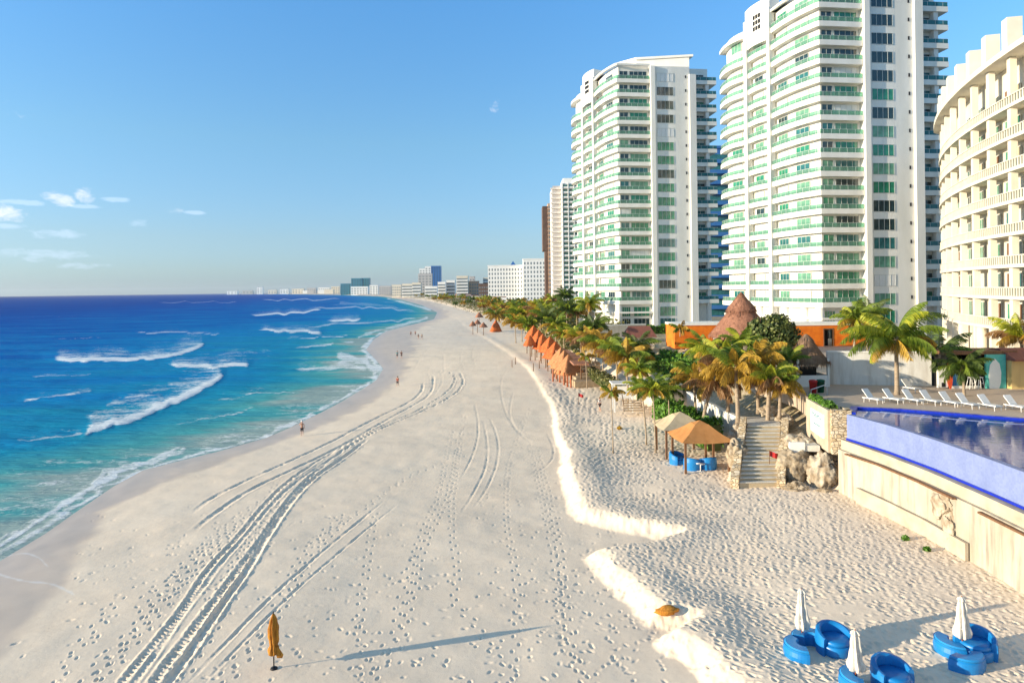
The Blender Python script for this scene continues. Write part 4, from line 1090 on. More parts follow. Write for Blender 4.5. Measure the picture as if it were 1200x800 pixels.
hedge([(18.2,62.0),(17.4,66),(16.7,72),(16.4,77)], 1.7, 2.4, 4.6, 4200, label='bright green hedge rising behind the two fabric gazebos', size=.26, seed=2)
hedge([(22.5,83),(20.6,90),(19.3,99)], 1.6, 5.2, 7.3, 2600, label='long green hedge below the light blue pool', size=.28, seed=3)
hedge([(24.0,84),(22.6,90),(21.4,97)], 1.2, 6.2, 7.9, 1600, label='second narrow hedge just uphill of the long green one', size=.28, seed=4)
hedge([(14.6,96),(13.8,104),(13,112)], 1.3, 2.4, 3.8, 1500, label='yellow green shrub row behind the white lifeguard tower', size=.28, mat='scrub_leaf', seed=6)
hedge([(22,141),(46,146)], 1.6, 7.2, 8.9, 2500, label='clipped hedge along the wall under the left balcony tower', size=.35, seed=7)

# big leafy tree
t = thing('sea_grape_tree', 'round dark leafy tree between the two thatched roofs', 'tree', (30.6,80.5,7.6))
fn = lobes([(0,0,3.9,2.6,2.4,2.1),(-1.5,.3,3.4,1.8,1.8,1.6),(1.7,-.2,3.3,1.8,1.7,1.6),(.4,-.4,5.0,1.7,1.6,1.2),(-.6,.2,2.4,2.2,2,1.3),(1.4,0,4.4,1.4,1.4,1.1),(-1.9,0,4.6,1.0,1.0,.9)])
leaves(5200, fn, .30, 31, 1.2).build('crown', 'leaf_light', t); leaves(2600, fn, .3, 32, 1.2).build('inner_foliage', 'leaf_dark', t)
m = MB(); m.tube([(0,0,-.3),(.1,.05,1),(0,.1,2.2)], [.28,.22,.18]); 
for a in range(5): m.tube([(0,.1,1.6),(math.cos(a*1.25)*.8,math.sin(a*1.25)*.8,2.8),(math.cos(a*1.25)*1.5,math.sin(a*1.25)*1.5,4)], [.13,.09,.04], 6)
m.build('trunk', 'trunk', t)

# ------------------------------------------------------------------ palms
def frond(m, r, base, az, el, L, droop, mi, n=26, wleaf=.075, ll=.75, hang=.7):
    """curved midrib with leaflets each side"""
    pts = []; p = Vector(base); e = el; seg = L/12
    side = Vector((-math.sin(az), math.cos(az), 0)); tw = r.uniform(-.35, .35)
    for i in range(13):
        pts.append(p.copy()); d = Vector((math.cos(az)*math.cos(e), math.sin(az)*math.cos(e), math.sin(e)))
        p = p+d*seg; e -= droop/12*(.5+1.1*i/12); az += tw/12
    m.tube(pts, [.045*(1-.85*i/12)+.006 for i in range(13)], 4, mi)
    vs = []; fs = []
    for i in range(n):
        f = .10+.9*(i+.5)/n; k = f*12; j = min(int(k), 11); q = pts[j].lerp(pts[j+1], k-j); d = (pts[j+1]-pts[j]).normalized()
        sd_v = d.cross(Vector((0,0,1))).normalized(); up = sd_v.cross(d)
        l = ll*math.sin(math.pi*min(1, .16+f*.86))**.6*r.uniform(.85, 1.1)
        for s in (-1, 1):
            dirv = (sd_v*s*.85+d*(.55+.4*f)-up*hang*r.uniform(.5,1.2)+Vector((0,0,-.35*hang))).normalized()
            tip = q+dirv*l+Vector((0,0,-.22*l*hang)); mid = q+dirv*l*.55; wv = d*wleaf
            o = len(vs); vs += [q-wv*.4, q+wv*.4, mid+wv*.55, tip, mid-wv*.55]; fs.append((o,o+1,o+2,o+3,o+4))
    m.add(vs, fs, mi)
def palm_crown(seed, nf, L, mats, ll=.75, lean=0.0, spread=1.0, nleaf=26, hang=.8, wl=.075, wind=0.0):
    r = random.Random(seed); m = MB()
    for i in range(nf):
        f = i/nf; az = i*2.39996+r.uniform(-.25,.25)
        el = 1.38-1.55*f**.9*spread+r.uniform(-.12,.12)
        az = az if not wind else az+wind*math.sin(az)*.4
        mi = 0 if f < .4 else (1 if f < .72 else 2)
        if r.random() < .25: mi = (mi+1) % 3
        frond(m, r, (.08*math.cos(az), .08*math.sin(az), .05*(1-f)), az, el, L*r.uniform(.85,1.1)*(.8+.3*math.sin(math.pi*min(f+.15,1))), 1.25+.5*r.random()+.15*f, mi, nleaf, wl, ll, hang)
    return m.mesh('crown', mats)
def trunk_mesh(h, r0, r1, lean, seed, mat='trunk', husk=True):
    r = random.Random(seed); m = MB(); n = 9; a = r.uniform(0, 6.28)
    pts = []
    for i in range(n):
        f = i/(n-1); q = lean*(f**1.6); pts.append((q*math.cos(a)-lean*math.cos(a), q*math.sin(a)-lean*math.sin(a), -h+h*f))
    rad = [r0*1.35 if i == 0 else r0+(r1-r0)*i/(n-1) for i in range(n)]
    m.tube(pts, rad, 9, 0)
    if husk: m.lathe([(r1*.9,-.55),(r1*1.7,-.3),(r1*2.1,-.05),(r1*1.5,.2),(r1*.4,.45)], 9, 1)
    return m.mesh('trunk', [mat, 'trunk_husk'])
CROWN = {
 'lush': palm_crown(1, 28, 4.4, ['palm_bright','palm_green','palm_gold'], 1.15, nleaf=40, wl=.08),
 'gold': palm_crown(2, 22, 2.7, ['palm_green','palm_gold','palm_gold'], .75, spread=1.1, hang=1.0),
 'gold2': palm_crown(3, 22, 2.7, ['palm_bright','palm_gold','palm_dry'], .75, spread=.9, hang=.9),
 'green': palm_crown(4, 20, 2.4, ['palm_green','palm_bright','palm_gold'], .65),
 'dark': palm_crown(5, 20, 2.5, ['palm_dark','palm_green','palm_dark'], .7),
 'dry': palm_crown(6, 18, 2.3, ['palm_gold','palm_dry','palm_dry'], .65, spread=1.2, hang=1.1),
 'small': palm_crown(7, 10, 1.2, ['palm_gold','palm_green','palm_gold'], .42, nleaf=18, spread=1.15, hang=1.1, wl=.06),
 'upright': palm_crown(8, 12, 2.3, ['palm_bright','palm_green','palm_green'], .65, spread=.55, hang=.5)}
NP = [0]
def palm(px, py, d, kind, label, zb=None, s=1.0, lean=.5, rad=.15, group=None, cast='palm'):
    """crown heart at the photo pixel, at distance d; stands on the ground below"""
    x, y, z = WD(px, py, d)
    NP[0] += 1; rn = random.Random(NP[0]*17)
    if zb is None: zb = max(hz(x, y), 1.8)
    h = max(z-zb, 1.0)+.15
    t = thing('palm_tree', label, 'palm tree', (x, y, z), rn.uniform(0, 6.28), group)
    k_ = s*(1.0 if kind == 'lush' else 1.32 if kind not in ('small', 'upright') else 1.1)
    c = obj('crown', CROWN[kind], t); c.scale = (k_, k_, k_); c.rotation_euler = (rn.uniform(-.2,.2), rn.uniform(-.2,.2), 0)
    obj('trunk', trunk_mesh(h, rad, rad*.7, lean, NP[0]), t)
    return t
palm(1050, 398, 57.5, 'lush', 'tall full palm with broad yellow green crown rising between the pool loungers', DZ, 1.0, .3, .2)
palm(1128, 432, 56.5, 'dark', 'small dark palm in shade before the open surf booth', DZ, .72, .1, .13)
palm(1196, 396, 66.0, 'gold2', 'golden palm at the right edge in front of the beige shutter', DZ, .95, .3, .16)
palm(1003, 375, 88, 'green', 'green palm behind the white wall, left of the full pool palm', DZ, 1.05, .3, .16)
palm(1018, 368, 92, 'dark', 'dark palm farther behind the full pool palm', DZ, 1.0, .3, .16)
palm(1100, 415, 63.5, 'dark', 'dark drooping palm against the shaded end of the white wall', DZ, 1.0, .3, .16)
palm(862, 432, 60, 'gold', 'golden palm with hanging fronds left of the stairs top', 5.2, .95, .5, .2)
palm(902, 446, 58.5, 'gold2', 'orange tinted palm standing over the stair landing', 5.3, .85, .3, .2)
palm(884, 424, 62, 'gold', 'full golden palm between the arching dry palm and the small bar', 5.6, 1.0, .3, .18)
palm(848, 421, 64.5, 'gold2', 'yellow brown palm in front of the big pavilion posts', 5.4, .95, .4, .17)
palm(915, 452, 58, 'gold', 'low golden palm at the right side of the stair landing', 5.8, .62, .2, .16)
palm(838, 448, 63, 'dry', 'dry arching palm leaning over the white retaining wall', 4.8, 1.0, 1.2, .17)
palm(925, 424, 63, 'upright', 'upright green palm before the small thatched bar', 6.5, .9, .3, .2)
palm(868, 404, 66, 'upright', 'upright bright palm under the big thatched roof edge', 6.3, 1.0, .2, .17)
palm(826, 412, 72, 'green', 'green bushy palm right of the light blue pool', 6.0, .9, .2, .15)
palm(812, 440, 69, 'gold', 'low golden palm below the light blue pool', 4.5, .8, .3, .14)
palm(716, 460, 63.5, 'small', 'thin young palm with a small golden tuft alone on the sand', None, 1.0, .15, .06)
palm(752, 456, 66, 'green', 'slender palm with bent trunk right of the white lifeguard tower', None, .62, .6, .08)
palm(765, 457, 63, 'green', 'slender palm left of the beige gazebo, behind its post', None, .7, .2, .08)
palm(783, 456, 70, 'dark', 'short dark palm behind the beige gazebo', None, .7, .2, .08)
palm(733, 418, 92, 'gold', 'wide golden palm above the white lifeguard tower', None, 1.1, .4, .13)
palm(722, 413, 97, 'gold2', 'golden palm crowding the wide one above the lifeguard tower', None, 1.0, .3, .12)
palm(747, 408, 99, 'dark', 'dark palm rising behind the wide golden one', None, 1.05, .4, .13)
palm(748, 434, 88, 'green', 'green palm just behind the lifeguard tower roof', None, .8, .3, .11)
palm(707, 404, 106, 'gold', 'golden palm over the wooden deck steps', None, 1.1, .4, .13)
palm(694, 398, 112, 'dry', 'dry palm over the far end of the wooden deck', None, 1.1, .3, .13)
palm(680, 396, 120, 'gold2', 'golden palm right beside the long thatched row', None, 1.0, .3, .13)
palm(696, 383, 122, 'dark', 'dark palm behind the long thatched row', None, 1.1, .3, .13)
palm(686, 418, 105, 'small', 'small round green palm on a thin trunk by the deck', None, 1.2, .2, .08)
palm(651, 381, 165, 'green', 'green palm behind the orange thatched umbrellas', None, 1.35, .3, .15)
palm(640, 372, 180, 'dark', 'dark palm above the orange thatched umbrellas', None, 1.5, .3, .15)
palm(633, 366, 190, 'gold2', 'pale golden palm highest above the orange umbrellas', None, 1.5, .3, .15)
palm(621, 363, 200, 'green', 'green palm left of the highest golden one', None, 1.4, .3, .15)
palm(611, 370, 200, 'lush', 'bright yellow green palm nearest the lone orange umbrella', None, 1.15, .3, .15)
palm(603, 376, 195, 'gold', 'golden palm at the sand edge by the lone orange umbrella', None, 1.2, .3, .15)
palm(618, 380, 180, 'lush', 'wide lime palm directly above the lone orange umbrella', None, 1.0, .3, .15)
palm(664, 362, 170, 'dark', 'dark palm before the pale slim tower', None, 1.3, .3, .15)
palm(676, 366, 172, 'gold2', 'golden palm at the foot of the left balcony tower', None, 1.2, .3, .15)
palm(690, 357, 160, 'green', 'palm standing tall before the left balcony tower', None, 1.3, .3, .15)
palm(662, 346, 240, 'dark', 'distant palm against the base of the pale slim tower', None, 1.4, .3, .15)
palm(581, 369, 270, 'gold', 'palm above the farthest orange thatched umbrella', None, 1.5, .3, .15)
palm(660, 392, 140, 'green', 'short green palm tucked behind the thatched row peaks', None, 1.0, .3, .12)
palm(797, 385, 98, 'small', 'small dry looking palm rising over the roof edge of the left orange building', 11.3, 1.3, .05, .07)
pr = random.Random(77)
protos = {k: None for k in ('gold','green','gold2','dark')}
def farpalm(x, y, kind, s, h):
    z = hz(x, y)
    if protos[kind] is None:
        t = thing('palm_tree', 'small palm in the row lining the far beach', 'palm tree', (x, y, z+h), 0, 'small palms lining the far beach')
        obj('crown', CROWN[kind], t); obj('trunk', trunk_mesh(9, .14, .1, .4, 3), t); protos[kind] = t; t.scale = (s, s, s)
    else: copytree(protos[kind], (x, y, z+h), pr.uniform(0, 6.28), s)
for i in range(95):
    y = 190*math.exp(pr.random()**.8*2.0); xb = float(interp(BACK, y)); x = xb+pr.uniform(-2, 6+y*.035)
    farpalm(x, y, pr.choice(list(protos)), pr.uniform(1.1, 1.8), pr.uniform(3.5, 6.5))
# scrub behind the palms, one uncountable mass
def scr(r):
    y = 150*math.exp(r.random()*2.6); xb = float(interp(BACK, y)); k = int(y*7+r.random()*3); c = random.Random(k)
    x = xb+1+c.uniform(0, 6+y*.04)+r.gauss(0, .9+y*.002); z = hz(x, y)+abs(r.gauss(0, .9+y*.0012))
    return (x, y+r.gauss(0, 1), z), (0,0,1)
m = leaves(26000, scr, .75, 9, 1.3)
tag(m.build('scrub', 'scrub_leaf'), kind='stuff')

# ------------------------------------------------------------------ thatched roofs
def thatch_roof(prof, n=48, seed=1, square=0.0, fringe=.5, rag=.05, nstr=260, mat='thatch_brown', parent=None, name='thatched_roof', ex=(1,1)):
    r = random.Random(seed); m = MB()
    from mathutils import noise as mn
    def f(a, z):
        q = 1.0
        if square:
            c = max(abs(math.cos(a)), abs(math.sin(a))); q = (1-square)+square*(1/c)*.88
        return q*(1+rag*mn.noise(Vector((math.cos(a)*5+seed, math.sin(a)*5, z*1.3)))+rag*.5*mn.noise(Vector((math.cos(a)*17, math.sin(a)*17, z*3+seed))))
    P = []
    for (ra, za), (rb, zb) in zip(prof, prof[1:]):
        for k in range(4): P.append((ra+(rb-ra)*k/4, za+(zb-za)*k/4))
    P.append(prof[-1])
    m.lathe(P, n, 0, (0,0,0), f, True)
    m.v = [(x*ex[0], y*ex[1], z) for x, y, z in m.v]
    # hanging strands at every outward ledge
    led = [p for i, p in enumerate(prof) if i == 0 or (prof[i-1][0] < p[0])]
    for (ra, za) in led:
        for k in range(nstr):
            a = r.uniform(0, 6.283); q = ra*f(a, za)*r.uniform(.93, 1.01); l = fringe*r.uniform(.3, 1); w_ = .05
            x, y = math.cos(a)*q*ex[0], math.sin(a)*q*ex[1]; tx, ty = -math.sin(a)*w_, math.cos(a)*w_
            o_ = math.cos(a)*.06, math.sin(a)*.06
            m.add([(x-tx, y-ty, za+.14), (x+tx, y+ty, za+.14), (x+o_[0], y+o_[1], za-l)], [(0,1,2)])
    # loose strands all over the slope
    for (ra, za), (rb, zb) in zip(prof, prof[1:]):
        if rb > ra: continue
        for k in range(int(nstr*1.3*max(.3, (ra+rb)/prof[0][0]*.5))):
            q = r.random(); a = r.uniform(0, 6.283); rr_ = (ra+(rb-ra)*q)*f(a, za+(zb-za)*q)*1.01; z = za+(zb-za)*q
            L = math.hypot(ra-rb, zb-za); l = min(fringe*r.uniform(.6,1.5), L); dx, dz = (ra-rb)/L*l, (zb-za)/L*l
            x, y = math.cos(a)*rr_*ex[0], math.sin(a)*rr_*ex[1]; tx, ty = -math.sin(a)*.05, math.cos(a)*.05; c_, s_ = math.cos(a), math.sin(a)
            m.add([(x-tx, y-ty, z), (x+tx, y+ty, z), (x+c_*(dx+.05), y+s_*(dx+.05), z-dz+.07)], [(0,1,2)])
    return m.build(name, mat, parent)
# big two tier palapa
t = thing('palapa', 'large two tier thatched pavilion with white posts beside the orange building', 'palapa', (32.2, 96, DZ))
thatch_roof([(4.55,2.3),(4.0,3.0),(2.2,5.3),(1.6,6.1),(2.05,5.9),(1.75,6.5),(.7,7.7),(.08,8.5)], 56, 1, fringe=.45, nstr=420, parent=t)
for k in range(8):
    a = k*math.pi/4+.2; MB().box(-.16, .16, -.16, .16, 0, 3.2).build('post', 'white', t, (3.5*math.cos(a), 3.5*math.sin(a), 0))
MB().lathe([(1.6,0),(1.6,1.1),(1.75,1.1),(1.75,1.2)], 20).build('bar_counter', 'cream', t)
# small palapa bar
t = thing('palapa_bar', 'small shaggy grey thatched bar with white counter next to the red and green bins', 'beach bar', (27.6, 64.2, DZ))
thatch_roof([(1.85,2.15),(1.65,2.5),(.95,3.5),(.5,4.3),(.1,4.75)], 40, 4, .5, .6, .09, 420, 'thatch_grey', t)
MB().box(-1.45,1.45,-1.45,-1.3,0,1.05).box(-1.45,-1.3,-1.3,1.45,0,1.05).box(1.3,1.45,-1.3,1.45,0,1.05).build('counter', 'white', t)
for sx in (-1.4,1.4):
    for sy in (-1.4,1.4): MB().box(-.09,.09,-.09,.09,0,2.6).build('post', 'white', t, (sx, sy, 0))
MB().box(-1.2,1.2,.6,1.2,0,1.6).build('back_shelf', 'dark', t)
# orange thatched umbrellas: peak pixel, distance, eave radius, label
def palapa_umbrella(px, py, d, r_, label, mat='thatch_orange', posts=1, zb=None, hh=2.6, group='thatched umbrellas along the beach', sq=.7, rot=.3):
    x, y, z = WD(px, py, d); zb = hz(x, y) if zb is None else zb
    t = thing('thatched_umbrella', label, 'thatched umbrella', (x, y, zb), rot, group)
    top = max(z-zb, 3.0)
    thatch_roof([(r_, top-hh*.78),(r_*.55, top-hh*.36),(.06, top)], 32, int(px), sq, .3, .05, 90, mat, t)
    if posts == 1: MB().lathe([(.11,-.3),(.09,top-hh*.5)], 8).build('post', 'wood', t)
    else:
        for sx in (-1,1):
            for sy in (-1,1): MB().lathe([(.1,-.4),(.09,top-hh*.5)], 7).build('post', 'wood', t, (sx*r_*.62, sy*r_*.62, 0))
    return t
palapa_umbrella(621, 392.5, 152, 1.5, 'lone orange thatched umbrella standing out on the sand', hh=3.0)
palapa_umbrella(581, 374.5, 255, 2.3, 'orange thatched umbrella under the far golden palm', hh=5.5)
palapa_umbrella(561.5, 365.5, 300, 1.9, 'brown thatched umbrella highest in the far cluster', 'thatch_brown', hh=3)
palapa_umbrella(554, 376, 245, 1.3, 'brown thatched umbrella leftmost in the far cluster', 'thatch_brown', hh=2.2)
palapa_umbrella(559.5, 374, 252, 1.4, 'brown thatched umbrella in the middle of the far cluster', 'thatch_brown', hh=2.2)
palapa_umbrella(566.5, 377.5, 240, 1.5, 'brown thatched umbrella nearest in the far cluster', 'thatch_brown', hh=2.2)
ROW = [(625.5,381,168,2.1,'farthest orange thatched roof of the beach row'),(631.5,386,160,2.1,'second orange thatched roof from the far end of the row'),
 (636,391,152,2.1,'orange thatched roof third from the far end of the row'),(644.5,394,145,2.3,'orange thatched roof in the middle of the row, before the lighter ones'),(651,400,136,2.4,'last bright orange thatched roof before the tan ones'),
 (657.5,406.5,127,2.2,'farthest tan thatched roof of the row'),(661.5,410,122,2.2,'middle tan thatched roof of the row'),(666,415,116.5,2.3,'nearest tan thatched roof of the row, above the reddish posts')]
for i, (a, b, d, r_, lab) in enumerate(ROW):
    palapa_umbrella(a, b, d, r_, lab, 'thatch_orange' if i < 5 else 'thatch_tan', 4, hh=4.3, group='thatched roofs in the beach row', sq=1.0, rot=.45)
# long lean-to roof behind the row
t = thing('thatched_shelter', 'long dark thatched lean to running behind the row of orange roofs', 'shelter', (0,0,0))
pth = [WD(654,410,138)[:2], WD(668,425,126)[:2], WD(681,439,110)[:2]]
m = MB(); m.sweep(pth, -1.2, 1.3, 4.6, 4.9); m.build('roof', 'thatch_brown', t)
for x, y in pth: MB().lathe([(.1,1.5),(.1,4.6)], 7).build('post', 'wood', t, (x, y, 0))
# wooden deck with low steps
t = thing('wooden_deck', 'brown wooden deck with wide low steps at the palm row', 'deck', (0,0,0))
for i in range(6):
    a, b = W(672+i*1.2, 447-i*3.0, 2.2), W(703-i*.5, 446-i*3.0, 2.2)
    MB().wall(a, b, 1.4, 2.35+i*.22, 2.2).build('step', 'wood_pale', t)
for i, (a, b) in enumerate([(656,441),(661,444),(665,446),(669,447),(648,440),(652,437)]):
    x, y = W(a, b, 2.2); t = thing('fence_post', 'one of the reddish wooden posts at the near end of the thatched row', 'post', (x, y, hz(x, y)), 0, 'reddish posts by the thatched row')
    MB().lathe([(.14,-.3),(.12,1.9)], 8).build('post', 'wood_red', t); MB().lathe([(.16,1.9),(.02,2.05)], 8).build('cap', 'wood_red', t)
for i, (a, b) in enumerate([(600,424),(604,421),(625,430),(632,427),(642,430),(641,425)]):
    x, y = W(a, b, 2.0); t = tag(MB().lathe([(.09,-.3),(.07,1.5),(.02,1.55)], 8).build('rope_post', 'wood', None, (x, y, hz(x, y))), 'one of the thin rope posts near the low sand bank', 'post', 'thin rope posts on the sand')

# orange buildings, garden walls, light blue pool
def orange(label, x0, x1, y, dep_, z1, openings):
    t = thing('orange_building', label, 'building', (x0, y, DZ)); L = x1-x0; x = 0
    m = MB()
    for a, b in openings+[(L, L)]:
        if a > x: m.box(x, a, 0, .35, 0, z1)
        if b < L or a < L: m.box(a, b, 0, .35, 2.55, z1)
        x = b
    m.box(0, .35, .35, dep_, 0, z1); m.box(L-.35, L, .35, dep_, 0, z1); m.build('wall', 'orange_wall', t)
    MB().box(-.12, L+.12, -.12, dep_, z1, z1+.32).build('parapet', 'white', t)
    for a, b in openings:
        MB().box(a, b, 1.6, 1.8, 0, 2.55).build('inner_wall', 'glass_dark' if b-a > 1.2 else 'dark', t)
        f = MB(); f.box(a-.14, a, -.05, .36, 0, 2.7); f.box(b, b+.14, -.05, .36, 0, 2.7); f.box(a-.14, b+.14, -.06, .37, 2.56, 2.75); f.build('door_frame', 'white' if b-a > 1.5 else 'wood', t)
    return t
orange('orange rendered building left of the large pavilion, with a white framed doorway', 24.6, 37.5, 103.5, 6, 3.5, [(6.0, 8.2)])
orange('orange rendered building with a dark passage under the right balcony tower', 41.5, 54.5, 104.5, 6, 3.2, [(6.2, 7.5)])
t = thing('garden_wall', 'long pale plastered garden wall under the left balcony tower', 'wall'); MB().wall((15.5,132),(26.5,136), 6.2, 9.6, .4).build('wall', 'plaster', t); MB().wall((15.5,132),(26.5,136), 9.6, 9.85, .6).build('coping', 'white', t)
t = thing('tiled_pavilion', 'low garden pavilion with a brown red tiled roof before the left balcony tower', 'pavilion', (22.6,122,6.8))
MB().box(-2,2,-1.5,1.5,-1,1.6).build('wall', 'cream', t)
MB().add([(-2.8,-2.2,1.5),(2.8,-2.2,1.5),(2.8,2.2,1.5),(-2.8,2.2,1.5),(-1.9,0,3.4),(1.9,0,3.4)], [(0,1,5,4),(1,2,5),(2,3,4,5),(3,0,4),(3,2,1,0)]).build('roof', 'tile_roof', t)
t = thing('garden_block', 'small beige block building with a flat top right of the wide golden palm', 'building', (19.0,106,6.2)); MB().box(0,2.6,0,2.5,-2,1.7).build('wall', 'cream', t); MB().box(-.2,2.8,-.2,2.7,1.7,1.9).build('roof', 'far_cream', t)
t = thing('pergola', 'pale slatted pergola roof beside the beige block building', 'pergola', (19.3,98.5,6.6))
for k in range(7): MB().box(0,4.6,-.12,.12,1.1,1.25).build('slat', 'canvas_beige', t, (0, k*.75, 0))
for sx in (.2,4.3):
    for sy in (.2,4.3): MB().box(-.08,.08,-.08,.08,-1.5,1.1).build('post', 'white', t, (sx, sy, 0))
t = thing('plunge_pool', 'light blue sided plunge pool in front of the left orange building', 'pool', (22.2,91.5,6.5))
MB().box(0,5.2,0,4,-1.5,1.25).build('wall', 'skyblue', t); MB().box(.2,5.0,.2,3.8,1.25,1.262).build('water', 'pool_water', t)
m = MB(); m.box(-.25,5.45,-.25,0,1.0,1.32); m.box(-.25,5.45,4,4.25,1,1.32); m.build('rim', 'white', t); MB().box(3.2,5.22,-.3,-.26,-.8,1.0).build('pale_panel', 'white', t)
t = thing('white_wall', 'white balustrade wall stepping down right of the bright green hedge', 'wall'); MB().wall(W(806,468,4.2), W(866,500,4.2), 3.0, 5.0, .25).build('wall', 'garden_white', t); MB().wall(W(806,468,4.2), W(866,500,4.2), 5.0, 5.12, .4).build('coping', 'white', t)
t = thing('white_wall', 'short white wall below the grey garden terrace', 'wall'); MB().wall(W(752,452,4.6), W(776,466,4.6), 3.6, 5.5, .25).build('wall', 'garden_white', t); MB().wall(W(752,452,4.6), W(776,466,4.6), 5.5, 5.62, .4).build('coping', 'white', t)
tag(MB().prism([W(752,446,5.4), W(778,460,5.4), W(800,450,5.4), W(770,436,5.4)], 3.5, 5.45).build('garden_terrace', 'plaster'), kind='structure')
# white wall and kiosks behind the loungers
wy = 62.6
t = thing('white_wall', 'long white stained wall behind the pool loungers', 'wall'); MB().wall((29.6,64.4),(38.3,wy), DZ, DZ+3.0, .35).build('wall', 'garden_white', t)
MB().wall((29.6,64.4),(38.3,wy), DZ+3.0, DZ+3.12, .5).build('coping', 'white', t)
t = thing('surf_booth', 'open booth with surfboards and white stools under a dark roof edge', 'booth', (38.6,60.8,DZ))
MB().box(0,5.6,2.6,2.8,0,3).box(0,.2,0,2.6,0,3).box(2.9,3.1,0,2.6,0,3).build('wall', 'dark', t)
MB().box(-.3,6.2,-.2,3,3,3.3).build('roof', 'wood', t); MB().box(.2,3.0,-.1,.1,0,.22).build('sill', 'white', t)
t2 = thing('painted_arch', 'teal painted arch panel with a white centre beside the beige shutter', 'panel', (41.9,60.6,DZ))
MB().box(0,1.75,-.15,.05,0,3.0).build('panel', 'teal_paint', t2)
m = MB(); pts = [(.25,0)]+[(.25,.4),(.2,1.2),(.32,2.1),(.75,2.65),(1.15,2.2),(1.3,1.4),(1.25,.5),(1.1,0)]
m.add([(x,-.20,z) for x, z in pts]+[(x,-.10,z) for x, z in pts], [tuple(range(len(pts)))]+[(i,(i+1)%len(pts),len(pts)+(i+1)%len(pts),len(pts)+i) for i in range(len(pts))]); m.build('arch_centre', 'paper', t2)
t = thing('beige_kiosk', 'beige rolled shutter kiosk with a dark red tile roof edge at the right edge', 'kiosk', (43.75,59.9,DZ)); MB().box(0,8,0,3,0,2.7).build('wall', 'kiosk_beige', t)
MB().add([(-.1,-.6,2.65),(8.2,-.6,2.65),(8.2,1.5,3.5),(-.1,1.5,3.5),(-.1,-.6,2.5),(8.2,-.6,2.5),(8.2,3,2.5),(-.1,3,2.5),(8.2,3,3.3),(-.1,3,3.3)], [(0,1,2,3),(4,5,1,0),(3,2,8,9),(5,6,8,2,1),(7,4,0,3,9),(7,6,5,4)]).build('roof', 'tile_roof', t)
def board(label, x, y, mat, h, lean):
    m = MB(); n = 14; pts = [(.27*math.sin(math.pi*min(max(i/n,.02),.985))**.6, h*i/n) for i in range(n+1)]
    poly = [(a, z) for a, z in pts]+[(-a, z) for a, z in pts[::-1]]
    k = len(poly); m.add([(a, -.03, z) for a, z in poly]+[(a, .03, z) for a, z in poly], [tuple(range(k)), tuple(range(2*k-1,k-1,-1))]+[(i,(i+1)%k,k+(i+1)%k,k+i) for i in range(k)])
    o = m.build('surfboard', mat, None, (x, y, DZ)); o.rotation_euler = (-.12, lean, 0); tag(o, label, 'surfboard')
board('orange red surfboard upright at the left side of the open booth', 38.75, 60.5, 'board_red', 2.3, .0)
board('blue surfboard leaning left in the open booth', 39.45, 60.9, 'board_blue', 1.9, -.2)
board('pale blue surfboard leaning beside the darker blue one', 39.9, 61.0, 'skyblue', 1.7, -.3)
def stool(x, y, lab):
    t = thing('stool', lab, 'stool', (x, y, DZ+.0)); MB().box(-.2,.2,-.2,.2,1.0,1.06).build('seat', 'plastic_white', t)
    for sx in (-1,1):
        for sy in (-1,1): MB().tube([(sx*.3,sy*.25,0),(sx*.15,sy*.15,1.0)], .03, 6).build('leg', 'plastic_white', t)
    MB().box(-.22,.22,-.2,-.16,.5,.54).build('rung', 'plastic_white', t)
stool(40.45, 60.3, 'white high stool on the left in the open booth'); stool(41.2, 60.3, 'white high stool on the right, next to the teal arch')
t = thing('notice_board', 'white board cabinet standing left of the orange surfboard', 'board', (37.75,60.6,DZ)); MB().box(0,.85,0,.25,.1,1.9).build('panel', 'plastic_white', t); MB().box(.28,.62,-.02,0,.15,.55).build('opening', 'dark', t)
# bins, sunloungers
def bin_(x, y, mat, lab):
    t = thing('bin', lab, 'bin', (x, y, DZ)); MB().lathe([(.26,0),(.33,.95),(.35,.95),(.35,1.02)], 14).build('body', mat, t); MB().lathe([(.36,1.02),(.3,1.12),(.05,1.16)], 14).build('lid', mat, t)
bin_(26.0, 59.2, 'red', 'red round bin at the top of the pool deck steps'); bin_(26.75, 59.4, 'green_bin', 'dark green bin beside the red one')
t = thing('handrail', 'white slanting handrail in front of the bins', 'handrail', (25.2,57.8,DZ-.6)); MB().tube([(0,0,0),(0,0,1.1),(1.5,.3,1.5),(1.5,.3,.5)], .045, 6).build('rail', 'plastic_white', t)
m0 = thing('sun_lounger', '', 'sun lounger', (0,0,0), 0, 'white sun loungers along the pool edge')
f = MB(); f.box(-.34,-.28,-.95,.95,.30,.36); f.box(.28,.34,-.95,.95,.30,.36); f.box(-.34,.34,-.98,-.92,.28,.36); f.build('frame', 'plastic_white', m0)
f = MB(); [f.box(-.28,.28,-.92+i*.155,-.80+i*.155,.335,.365) for i in range(8)]; f.build('seat', 'plastic_white', m0)
f = MB(); f.add([(-.33,.28,.34),(.33,.28,.34),(.33,1.0,.86),(-.33,1.0,.86),(-.33,.28,.40),(.33,.28,.40),(.33,.97,.92),(-.33,.97,.92)], [(3,2,1,0),(4,5,6,7),(0,1,5,4),(1,2,6,5),(2,3,7,6),(3,0,4,7)]); f.build('backrest', 'plastic_white', m0)
for sy in (-.85,.75):
    for sx in (-.31,.31): MB().tube([(sx,sy,0),(sx,sy*.95,.32)], .035, 6).build('leg', 'plastic_white', m0)
